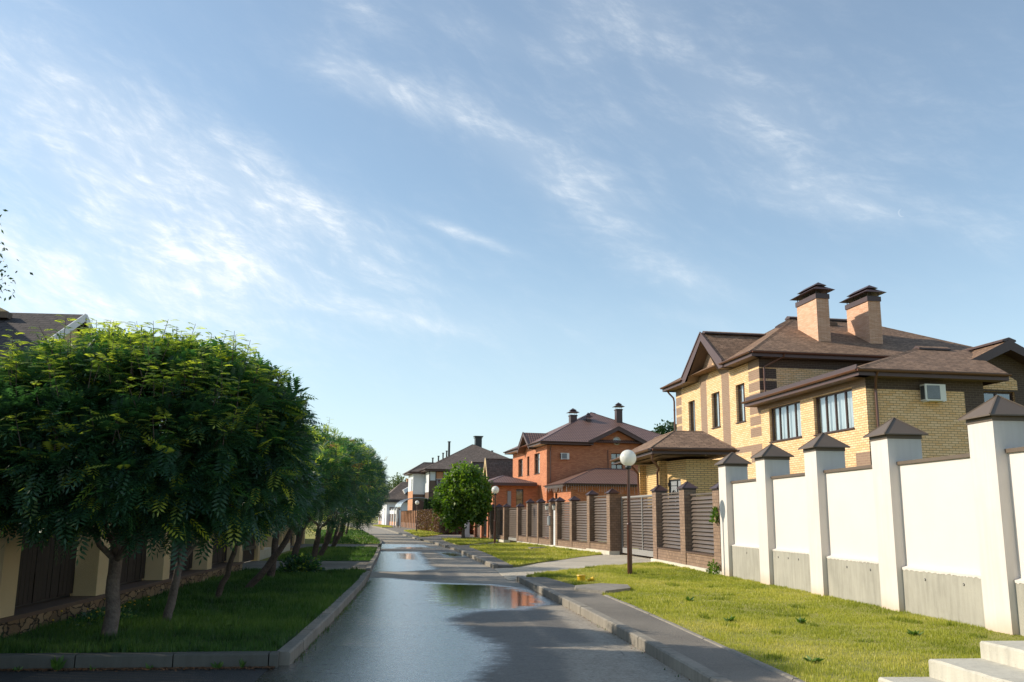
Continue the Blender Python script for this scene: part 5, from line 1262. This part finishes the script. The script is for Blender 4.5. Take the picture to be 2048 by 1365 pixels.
def rowan(name, label, base, cen, rad, seed, fork=.75, r=.1, twigs=520, leaves=11, pairs=6, L=.19, forks=5, bark='bark_pale', shoots=60, lean=(0, 0), flowers=0, group='rowan trees along the left lawn', tips=True, cat='tree', lvoff=0., amp=1.2, sq=2.0, bot=-.75):
    rs = np.random.default_rng(seed); global rng; rng = rs
    base = np.array(base, float); cen = np.array(cen, float); rad = np.array(rad, float)
    t = thing(name, label, cat, tuple(base), 0, group); c = cen-base
    m = MB(); fk = np.array([lean[0], lean[1], fork])
    tr = limb(m, (0, 0, -.08), fk, r*1.18, r*.88, (lean[0]*.15, lean[1]*.15, 0), rs, 14, 8, .03)
    for k in range(forks):
        a = 2*math.pi*(k+rs.uniform(-.25, .25))/forks
        e = c+np.array([math.cos(a)*rad[0]*.62, math.sin(a)*rad[1]*.62, rad[2]*rs.uniform(-.15, .45)])
        pts = limb(m, fk-np.array([0, 0, .03]), e, r*.52, r*.13, (math.cos(a)*.05, math.sin(a)*.05, -.25*rad[2]*rs.uniform(.2, .8)), rs, 8, 7, .06)
        for j in range(5):
            p = pts[2+j]; q = c+unit(rs.normal(size=3)*np.array([1, 1, .6])+np.array([math.cos(a), math.sin(a), .3]))*rad*.8
            limb(m, p, q, r*.16, r*.04, (0, 0, .05), rs, 5, 4, .06)
    m.build('trunk', bark, t)
    T, D = crown_twigs(c, rad, twigs, rs, amp=amp, sq=sq, bot=bot)
    # leaf rosettes at the twig tips
    n = len(T)*leaves; P = np.repeat(T, leaves, 0)+rs.normal(size=(n, 3))*.035; DD = np.repeat(D, leaves, 0)
    off = unit(rs.normal(size=(n, 3))); d = unit(DD*rs.uniform(.25, .9, (n, 1))+off*.85+np.array([0, 0, .12]))
    P = P-DD*rs.uniform(0, .16, (n, 1))
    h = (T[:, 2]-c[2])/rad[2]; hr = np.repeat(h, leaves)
    lv = np.clip(rs.normal(.30, .15, n)+.45*np.maximum(hr-.25, 0)+lvoff, 0, .9); fresh = rs.random(n) < .05; lv[fresh] = rs.uniform(.7, 1., fresh.sum())  # upper leaves brighter: young growth plus sunlight put into their tone
    LL = L*rs.uniform(.7, 1.2, n)
    V, lvv = compound(P, d, LL, pairs, .14, .42, lv, .2)
    Vs, Ls = [V], [lvv]; tw = MB()
    for i in range(0, len(T), 2 if len(T) < 400 else 3):
        tw.tube([T[i]-D[i]*.35-np.array([0, 0, .08]), T[i]-D[i]*.15, T[i]], [.009, .006, .003], 4, caps=False)
    # long upright young shoots with paler leaves
    if shoots:
        S, SD = crown_twigs(c, rad*(1.04 if sq > 2 else .99), shoots*2, rs, inner=0, bot=-.1, amp=amp*.5, sq=sq); S, SD = S[:shoots], SD[:shoots]
        Pn, Dn, Ln, lvn = [], [], [], []
        for p, q in zip(S, SD):
            u = unit(np.array([q[0]*.35, q[1]*.35, 1.])+rs.normal(size=3)*.22); hh = rs.uniform(.10, .34)*(1 if q[2] > .2 else .7)*min(1.1, L/.19)
            tw.tube([p-u*.1, p+u*hh*.5, p+u*hh], [.006, .004, .002], 4, caps=False)
            kk = int(5+hh*16)
            for j in range(kk):
                f = j/kk; a = j*2.4+rs.uniform(-.3, .3); o = np.array([math.cos(a), math.sin(a), 0])
                Pn.append(p+u*hh*f); Dn.append(unit(o+u*(.35+.5*f))); Ln.append(L*(.85-.4*f)*rs.uniform(.8, 1.1)); lvn.append(min(1, .55+.4*f+rs.uniform(-.12, .12)))
        V, lvv = compound(np.array(Pn), np.array(Dn), np.array(Ln), pairs, .13, .40, np.array(lvn)); Vs.append(V); Ls.append(lvv)
    V = np.concatenate(Vs); lv = np.concatenate(Ls)
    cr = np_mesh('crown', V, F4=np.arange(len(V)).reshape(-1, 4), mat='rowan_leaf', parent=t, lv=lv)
    tag(tw.build('twigs', 'bark_dark', cr), kind='stuff')
    if flowers:
        F, FD = crown_twigs(c, rad*1.0, flowers, rs, inner=0, bot=-.3); n = 60
        P = np.repeat(F, n, 0)+rs.normal(size=(len(F)*n, 3))*np.array([.07, .07, .035])
        V, lvv = simple(P, unit(rs.normal(size=P.shape)), np.full(len(P), .03), .5, rs.random(len(P)))
        np_mesh('flower_heads', V, F4=np.arange(len(V)).reshape(-1, 4), mat='flower_orange', parent=t, lv=lvv)
    return t
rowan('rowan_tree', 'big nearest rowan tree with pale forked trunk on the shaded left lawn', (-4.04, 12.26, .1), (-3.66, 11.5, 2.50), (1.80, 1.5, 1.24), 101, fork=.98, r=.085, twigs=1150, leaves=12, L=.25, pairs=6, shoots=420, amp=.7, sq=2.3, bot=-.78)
rowan('rowan_tree', 'second rowan tree from the front, its slim trunk curved to the right', (-3.79, 13.8, .1), (-3.05, 14.1, 2.25), (1.2, 1.1, .95), 2, fork=.85, r=.058, twigs=520, leaves=11, L=.19, shoots=60, lean=(.12, .05), forks=4)
rowan('rowan_tree', 'thin third rowan with a leaning stick-like trunk', (-3.95, 17.4, .1), (-3.3, 17.2, 2.1), (1.2, 1.3, .78), 3, fork=1.0, r=.05, twigs=330, leaves=11, L=.19, shoots=40, lean=(.32, .05), forks=4, bark='bark_dark')
rowan('rowan_tree', 'fourth rowan, trunk slanting strongly to the right', (-3.94, 20.1, .1), (-3.0, 20.2, 2.35), (1.35, 1.45, .92), 4, fork=1.35, r=.065, twigs=330, leaves=10, L=.2, pairs=5, shoots=40, lean=(.95, .1), forks=4, bark='bark_dark', flowers=3)
rowan('rowan_tree', 'fifth rowan with a straight upright trunk just before the side path', (-3.96, 23.2, .1), (-3.3, 23.2, 2.65), (1.5, 1.5, 1.12), 5, fork=1.25, r=.085, twigs=330, leaves=10, L=.21, pairs=5, shoots=40, lean=(.12, 0), bark='bark_dark', flowers=4)
rowan('rowan_tree', 'sixth rowan with twin dark trunks rising from a low bush', (-3.91, 25.5, .1), (-3.3, 25.9, 2.75), (1.55, 1.6, 1.15), 6, fork=1.1, r=.09, twigs=320, leaves=9, L=.22, pairs=5, shoots=40, lean=(.3, .1), bark='bark_dark', flowers=5)
far = [((-3.9, 30.5), 3.2, 1.7, 7, 'seventh rowan, its crown over the side path'), ((-4.31, 35.6), 3.5, 1.85, 8, 'eighth rowan with a dark trunk leaning right beyond the side path'),
       ((-4.7, 40.5), 3.75, 2.0, 9, 'ninth rowan in the middle of the second left lawn'), ((-4.9, 45.5), 4.0, 2.1, 10, 'tenth rowan beside the second path on the left'),
       ((-5.5, 52), 4.4, 2.3, 11, 'eleventh rowan past the second path'), ((-6.0, 59), 4.6, 2.4, 12, 'twelfth rowan, far along the left row'),
       ((-6.6, 67), 4.6, 2.5, 13, 'thirteenth rowan with several thin stems'), ((-7.0, 75), 4.3, 2.7, 14, 'fourteenth rowan near the end of the left row'), ((-8.2, 85), 4.2, 2.8, 15, 'last rowan of the left row by the bend')]
for (x, y), zc, rr, sd, lab in far:
    rowan('rowan_tree', lab, (x, y, .1), (x+.45, y, zc-.8), (rr, rr, zc*.44+.28), sd, fork=1.2, r=.09, twigs=380, leaves=8, L=.26+.003*(y-30), pairs=4, shoots=46, lean=(.5 if sd in (8, 10) else .2, 0), forks=4, bark='bark_dark', flowers=6 if sd < 11 else 0, lvoff=-.24)
def leaf_ball(name, label, base, cen, rad, seed, n, L, mat, cat, r=.1, fork=1.0, bark='bark_pale', group=None, wid=.3, clusters=260, spread=.16, inner=.3, bot=-.9, trunk=True):
    rs = np.random.default_rng(seed); global rng; rng = rs
    base = np.array(base, float); c = np.array(cen, float)-base; rad = np.array(rad, float)
    t = thing(name, label, cat, tuple(base), 0, group)
    if trunk:
        m = MB(); limb(m, (0, 0, -.1), (0, 0, fork), r*1.2, r*.85, (0, 0, 0), rs, 10, 5, .02)
        for k in range(6):
            a = k*1.05+rs.uniform(-.2, .2); e = c+np.array([math.cos(a)*rad[0]*.6, math.sin(a)*rad[1]*.6, rad[2]*rs.uniform(-.1, .6)]); limb(m, (0, 0, fork-.02), e, r*.5, r*.1, (0, 0, -.1), rs, 6, 5, .05)
        m.build('trunk', bark, t)
    T, D = crown_twigs(c, rad, clusters, rs, inner=inner, bot=bot, amp=2.0); k = n//clusters
    P = np.repeat(T, k, 0)+rs.normal(size=(clusters*k, 3))*spread; DD = np.repeat(D, k, 0); d = unit(DD*.4+unit(rs.normal(size=P.shape))+np.array([0, 0, -.15]))
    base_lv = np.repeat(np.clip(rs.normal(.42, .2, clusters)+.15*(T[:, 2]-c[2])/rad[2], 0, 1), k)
    V, lv = simple(P, d, L*rs.uniform(.7, 1.3, len(P)), wid, np.clip(base_lv+rs.normal(size=len(P))*.13, 0, 1))
    np_mesh('crown', V, F4=np.arange(len(V)).reshape(-1, 4), mat=mat, parent=t, lv=lv)
    return t
leaf_ball('round_tree', 'bright green round clipped tree on the small lawn across the street', (2.13, 65.2, .1), (2.4, 65.2, 3.0), (1.7, 1.75, 1.85), 31, 15000, .21, 'round_leaf', 'tree', r=.12, fork=1.1, bark='bark_pale', clusters=330, spread=.16, wid=.38)
# tall tree off to the left whose twigs reach into the picture
leaf_ball('tall_tree', 'tree behind the left fence of which only leafy twig ends enter the picture', (-6.9, 10.4, .1), (-6.6, 10.2, 4.45), (1.5, 1.4, 1.1), 41, 6500, .06, 'dark_leaf', 'tree', r=.14, fork=3.2, bark='bark_dark', clusters=170, spread=.12, wid=.22)
leaf_ball('garden_tree', 'dark tree top peeking over the roofs between the red and the yellow house', (24.6, 95, 0), (24.7, 95, 9.9), (1.7, 1.6, 1.6), 42, 3600, .3, 'dark_leaf', 'tree', r=.2, fork=8, bark='bark_dark', clusters=110, spread=.3, wid=.35)
for k, (x, y, z, rx_, rz, lab) in enumerate(((-7.6, 200, 6.6, 1.5, 4.0, 'tall pale birch behind the far white house, the highest one'), (-9.6, 203, 5.6, 1.5, 3.3, 'pale birch left of the highest one at the end of the street'), (-11.6, 199, 4.6, 1.6, 2.6, 'low pale birch at the far bend of the street'), (-5.9, 206, 6.4, 1.2, 3.1, 'narrow pale birch just over the far roof'), (-13.8, 196, 4.0, 2.2, 2.6, 'bushy pale tree by the bend, partly behind the rowans'))):
    leaf_ball('birch_tree', lab, (x, y, 0), (x, y, z), (rx_, rx_, rz), 50+k, 1500, .5, 'birch_leaf', 'tree', r=.14, fork=2.5, bark='bark_pale', group='pale birches at the end of the street', clusters=120, spread=.5, wid=.28, inner=.5)
# reddish hedge
def hedge():
    rs = np.random.default_rng(77); t = thing('hedge', 'clipped reddish brown hedge with green flushes left of the round tree', 'hedge', (-1.3, 107, 0))
    n = 34000; path = np.array([(-1.3, 107), (.2, 94), (1.3, 84), (2.0, 82.8), (3.4, 84.5)]); seg = np.linalg.norm(np.diff(path, axis=0), axis=1); w = np.array([1., 1.2, 1.4, .8]); pr = seg*w; pr /= pr.sum()
    i = rs.choice(4, n, p=pr); f = rs.random(n); p = path[i]*(1-f[:, None])+path[i+1]*f[:, None]; d = unit((path[i+1]-path[i])); nn = np.stack([d[:, 1], -d[:, 0]], 1)
    u = rs.uniform(-.5, .5, n); z = rs.uniform(.1, 2.05, n); face = rs.random(n) < .55; u[face] = .5*rs.choice([-1, 1], face.sum())*(1+rs.normal(size=face.sum())*.06)
    top = rs.random(n) < .2; z[top] = 2.1+rs.normal(size=top.sum())*.06
    P = np.stack([p[:, 0]+nn[:, 0]*u, p[:, 1]+nn[:, 1]*u, z], 1)-np.array([-1.3, 107, 0])
    gr = vnoise(P+50, .6, 5) > .74; lv = np.clip(rs.normal(.42, .17, n)+.5*gr, 0, 1)
    V, l = simple(P, unit(rs.normal(size=P.shape)), .23*rs.uniform(.6, 1.3, n), .38, lv); np_mesh('foliage', V, F4=np.arange(len(V)).reshape(-1, 4), mat='hedge_leaf', parent=t, lv=l)
    m = MB()
    for a, b in zip(path, path[1:]):
        d = (b-a)/np.linalg.norm(b-a); q = np.array([d[1], -d[0]])*.32; A = [a+q, b+q, b-q, a-q]
        m.hexa([(x+1.3, y-107, 0) for x, y in A]+[(x+1.3, y-107, 1.9) for x, y in A])
    m.build('hedge_core', 'bark_dark', t)
hedge()
for k in range(5):
    rs = np.random.default_rng(90+k); x, y = -.95+.42*k, 112-.3*k
    t = thing('thuja', ['leftmost', 'second', 'middle', 'fourth', 'rightmost'][k]+' slim dark thuja of the row rising over the hedge', 'conifer', (x, y, 0), 0, 'thujas behind the hedge')
    n = 1500; z = rs.random(n)**.8*3.5; a = rs.random(n)*6.28; r = .38*(1-z/3.6)**.6*(.85+.2*rs.random(n)); P = np.stack([r*np.cos(a), r*np.sin(a), z+.1], 1)
    V, l = simple(P, unit(np.stack([np.cos(a)*.4, np.sin(a)*.4, np.ones(n)], 1)+rs.normal(size=(n, 3))*.3), .22*rs.uniform(.6, 1.2, n), .3, rs.random(n)); np_mesh('foliage', V, F4=np.arange(len(V)).reshape(-1, 4), mat='thuja_leaf', parent=t, lv=l)
    m = MB(); m.tube([(0, 0, 0), (0, 0, 3.2)], [.2, .03], 8); m.build('stem', 'bark_dark', t)
# small plants
def bush(name, lab, cat, c, rad, n, L, mat, seed, wid=.35):
    rs = np.random.default_rng(seed); d = unit(rs.normal(size=(n, 3))); d[:, 2] = abs(d[:, 2]); P = d*np.array(rad)*rs.uniform(.4, 1.05, (n, 1)); V, l = simple(P, unit(d+rs.normal(size=(n, 3))*.6), L*rs.uniform(.6, 1.3, n), wid, np.clip(rs.normal(.4, .2, n), 0, 1))
    o = np_mesh(name, V, F4=np.arange(len(V)).reshape(-1, 4), mat=mat, lv=l); o.location = c; return tag(o, lab, cat)
bush('low_bush', 'low dark bush round the foot of the twin stemmed rowan', 'bush', (-3.5, 25.3, .1), (.6, .5, .5), 1200, .1, 'rowan_leaf', 3)
bush('climbing_plant', 'green creeper sprig on the last brick pillar beside the white wall', 'creeper', (8.02, 25.62, 1.55), (.12, .16, .42), 260, .075, 'round_leaf', 4)
bush('weed', 'leafy weed at the corner of the white wall and brick fence', 'weed', (7.95, 25.7, .1), (.18, .3, .35), 200, .075, 'round_leaf', 5)
def weed(x, y, z, s, k, lab, mat='lawn_shade', n=14, lean=.9):
    rs = np.random.default_rng(200+k); P = np.zeros((n, 3))+rs.normal(size=(n, 3))*.006; a = rs.random(n)*6.28; d = unit(np.stack([np.cos(a)*lean, np.sin(a)*lean, rs.uniform(.4, 1.4, n)], 1))
    V, l = simple(P, d, s*rs.uniform(.6, 1.2, n), .16, rs.uniform(.5, 1, n)); o = np_mesh('weed', V, F4=np.arange(len(V)).reshape(-1, 4), mat=mat, lv=l); o.location = (x, y, z); tag(o, lab, 'weed')
weed(-3.0, 10.5, .0, .085, 1, 'broad leafed weed in the gutter right of the middle of the front kerb', n=10)
weed(-2.3, 10.52, .0, .11, 2, 'tall weed near the right end of the front kerb', n=9, lean=.5)
weed(-2.05, 10.53, .0, .10, 3, 'weed next to the rounded kerb corner', n=8, lean=.5)
weed(-3.6, 10.47, .0, .06, 4, 'tiny weed at the middle kerb joint', n=9)
weed(-3.95, 10.44, .0, .15, 5, 'thin grass tuft growing at the front kerb below the nearest trunk', n=26, lean=.35)
weed(-4.35, 10.43, .0, .07, 6, 'small weed in the gutter left of the grass tuft', n=9)
for k, (x, y, lab) in enumerate(((4.9, 17.4, 'dark leafy weed in the lit lawn, nearest the lamp'), (5.6, 13.8, 'dark leafy weed in the lit lawn before the fourth pillar'), (4.55, 14.0, 'dark weed tuft in the lit lawn near the border stones'), (4.2, 10.1, 'green weed clump in the lit lawn next to the pavement'), (6.6, 12.3, 'ragged dark weed in the lit lawn by the wall base'))):
    weed(x, y, .1, .13, 20+k, lab, n=24, lean=1.3)
def dandelions():
    rs = np.random.default_rng(9); m = MB()
    for k in range(26):
        x, y = -4.85+rs.uniform(-.25, .45), 13.9+rs.uniform(-.9, 1.6); h = rs.uniform(.12, .24); m.tube([(x, y, .1), (x+.01, y, .1+h)], .003, 4, 1); m.lathe([(.001, .1+h+.012), (.014, .1+h+.008), (.016, .1+h), (.004, .1+h-.006)], (x+.01, y), 8, 0)
    tag(m.build('yellow_flowers', ['yellow_plastic', 'lawn_shade']), 'yellow celandine flowers between the stone base and the first trunks', 'flowers', kind='stuff')
dandelions()
bush('flower_bed_leaves', 'leafy celandine patch under the yellow flowers by the plank fence', 'plant', (-4.75, 14.0, .1), (.4, 1.2, .16), 900, .055, 'rowan_leaf', 12)
# ------------------------------------------------------------------ sky, sun, camera
SUN_EL, SUN_AZ = 29.0, 77.0        # azimuth measured from +Y toward -X
def world():
    w = bpy.data.worlds.new('World'); bpy.context.scene.world = w; w.use_nodes = True; nt = w.node_tree; nt.nodes.clear(); g = N(nt)
    sky = g('ShaderNodeTexSky', sky_type='NISHITA', sun_disc=False, sun_elevation=R(SUN_EL), sun_rotation=R(-SUN_AZ), altitude=100, air_density=1.0, dust_density=.7, ozone_density=1.6)
    d = g('ShaderNodeTexCoord').outputs['Generated']; s = g('ShaderNodeSeparateXYZ', {0: d}); X, Y, Z = s.outputs
    az = g.math('ARCTAN2', X, Y); el = g.math('ARCSINE', Z)
    uv = g('ShaderNodeCombineXYZ', {0: az, 1: el, 2: 0.}).outputs[0]
    def blob(a, e, sa, se, rot, amp):
        r = R(rot); ca, sn = math.cos(r), math.sin(r)
        mp = g('ShaderNodeMapping', {'Vector': g('ShaderNodeVectorMath', {0: uv, 1: (a, e, 0)}, operation='SUBTRACT').outputs[0], 'Rotation': (0, 0, -r)}).outputs[0]
        sc = g('ShaderNodeVectorMath', {0: mp, 1: (1/sa, 1/se, 0)}, operation='MULTIPLY').outputs[0]
        l = g('ShaderNodeVectorMath', {0: sc, 1: sc}, operation='DOT_PRODUCT').outputs['Value']
        return g.math('MULTIPLY', g.math('EXPONENT', g.math('MULTIPLY', l, -.5)), amp)
    acc = None
    for b in BLOBS:
        v = blob(*b); acc = v if acc is None else g.math('ADD', acc, v)
    # wispy texture stretched along the drift of the cirrus
    wv = g('ShaderNodeTexNoise', {'Vector': uv, 'Scale': 5., 'Detail': 3.}).outputs['Color']
    uw = g('ShaderNodeVectorMath', {0: uv, 1: g('ShaderNodeVectorMath', {0: wv, 1: (.05, .04, 0)}, operation='MULTIPLY').outputs[0]}, operation='ADD').outputs[0]
    def streak(rot, sx, sy, sc, det, ro):
        mp = g('ShaderNodeMapping', {'Vector': g('ShaderNodeMapping', {'Vector': uw, 'Rotation': (0, 0, R(rot))}).outputs[0], 'Scale': (sx, sy, 1)}).outputs[0]
        return g.noise(mp, sc, det, ro, .35)
    n1 = streak(24, 1, 4.2, 5, 9, .62); n2 = streak(40, 1, 2.6, 13, 7, .62); n3 = g.noise(uw, 3.5, 6, .6)
    n4 = streak(12, 1, 3.2, 26, 6, .7)
    tex = g.math('ADD', g.math('MULTIPLY', n1, .5), g.math('ADD', g.math('MULTIPLY', n2, .42), g.math('MULTIPLY', n3, .18)))
    m = g.math('ADD', acc, .06)
    dens = g.math('MULTIPLY', m, g.math('MULTIPLY', g.smooth(tex, .45, .78), g.math('ADD', .35, g.math('MULTIPLY', g.smooth(n4, .35, .68), .75)))); veil = g.math('MULTIPLY', m, .22)
    dens = g.math('ADD', g.math('MULTIPLY', dens, .80), g.math('MULTIPLY', veil, .7), clamp=True)
    dens = g.math('MINIMUM', dens, .85)
    hz = g.smooth(el, .34, -.02)
    skc = g('ShaderNodeMixRGB', {0: 1., 1: sky.outputs[0], 2: (.96, 1.06, 1.02, 1)}, blend_type='MULTIPLY').outputs[0]
    col = g.mix(.12, skc, (5.2, 5.6, 6.0, 1))
    col = g.mix(g.math('MULTIPLY', hz, .5), col, (4.6, 5.5, 6.2, 1))
    col = g.mix(dens, col, (6.3, 6.5, 6.6, 1))
    # day moon: a thin pale crescent
    md = Vector(MOON)
    def disc(v, r): return g.smooth(g('ShaderNodeVectorMath', {0: d, 1: tuple(v)}, operation='DOT_PRODUCT').outputs['Value'], math.cos(r*1.08), math.cos(r*.95))
    md2 = (md+Vector((-.0016, 0, -.0001))).normalized()
    cres = g.math('MULTIPLY', disc(md, .0042), g.math('SUBTRACT', 1., disc(md2*-1*-1 if False else Vector((md.x+.0016, md.y, md.z+.0006)).normalized(), .0042)))
    col = g.mix(g.math('MULTIPLY', cres, .18), col, (6.2, 6.4, 6.6, 1))
    bg = g('ShaderNodeBackground', {'Color': col, 'Strength': .15}); o = g('ShaderNodeOutputWorld'); nt.links.new(bg.outputs[0], o.inputs[0])
f_ = 1800.; yaw, roll, pit = R(4.8), R(.5), math.atan(352/f_)
Fw = Vector((math.sin(yaw)*math.cos(pit), math.cos(yaw)*math.cos(pit), math.sin(pit))); R0 = Vector((math.cos(yaw), -math.sin(yaw), 0)); U0 = R0.cross(Fw)
Rt = R0*math.cos(roll)+U0*math.sin(roll); Up = U0*math.cos(roll)-R0*math.sin(roll)
def sky_at(px, py): d = (Fw+Rt*((px-1024)/f_)-Up*((py-682.5)/f_)).normalized(); return math.atan2(d.x, d.y), math.asin(d.z), d
BLOBS = []
for px, py, sx, sy, rot, amp in ((120, 270, 230, 75, -24, .95), (420, 350, 250, 60, -22, 1.05), (600, 410, 130, 28, -22, .5), (110, 560, 330, 55, -2, 1.15), (470, 540, 110, 22, -8, .6), (300, 430, 200, 50, -10, .45),
        (770, 178, 90, 20, -16, 1.0), (690, 120, 50, 30, -40, .3), (930, 240, 80, 22, -35, .25), (1080, 320, 130, 40, -35, .48), (1190, 390, 110, 36, -30, .42), (1370, 560, 80, 20, -22, .55), (935, 472, 60, 7, -18, .75), (820, 640, 110, 15, -10, .55),
        (1640, 390, 80, 26, -14, .75), (1600, 250, 260, 110, -25, .18), (1250, 250, 200, 70, -25, .16), (250, 480, 260, 90, -10, .35), (1720, 420, 60, 16, -10, .3), (1240, 30, 90, 35, -20, .5), (1140, 85, 40, 20, -30, .35), (1510, 220, 110, 45, -28, .38), (1000, 640, 110, 30, -8, .22), (1980, 470, 80, 30, -20, .22), (-100, 650, 300, 80, 0, .5), (1400, 640, 60, 10, -15, .3), (950, 60, 120, 20, -15, .25), (720, 20, 60, 18, -30, .3)):
    a, e, _ = sky_at(px, py); BLOBS.append((a, e, sx/f_/max(.5, math.cos(e)), sy/f_, rot, amp))
MOON = sky_at(1805, 426)[2]
world()
sd = Vector((-math.sin(R(SUN_AZ))*math.cos(R(SUN_EL)), math.cos(R(SUN_AZ))*math.cos(R(SUN_EL)), math.sin(R(SUN_EL))))
L = bpy.data.lights.new('sun', 'SUN'); L.energy = 4.65; L.angle = R(.53); L.color = (1, .885, .72)
so = bpy.data.objects.new('sun', L); C.objects.link(so); so.rotation_euler = (-sd).to_track_quat('-Z', 'Y').to_euler(); so.location = (-30, 10, 30)
cam = bpy.data.cameras.new('camera'); co = bpy.data.objects.new('camera', cam); C.objects.link(co)
cam.sensor_width = 36; cam.lens = f_/2048*36; cam.clip_start = .05; cam.clip_end = 5000
mw = Matrix((Rt, Up, -Fw)).transposed().to_4x4(); mw.translation = Vector((0, 0, 1.65)); co.matrix_world = mw
sc = bpy.context.scene; sc.camera = co
sc.view_settings.view_transform = 'Standard'; sc.view_settings.look = 'None'; sc.view_settings.exposure = 0.22; sc.view_settings.gamma = 1
sc.cycles.max_bounces = 8; sc.cycles.transparent_max_bounces = 12; sc.cycles.diffuse_bounces = 4; sc.cycles.sample_clamp_indirect = 6
sc.cycles.use_denoising = True
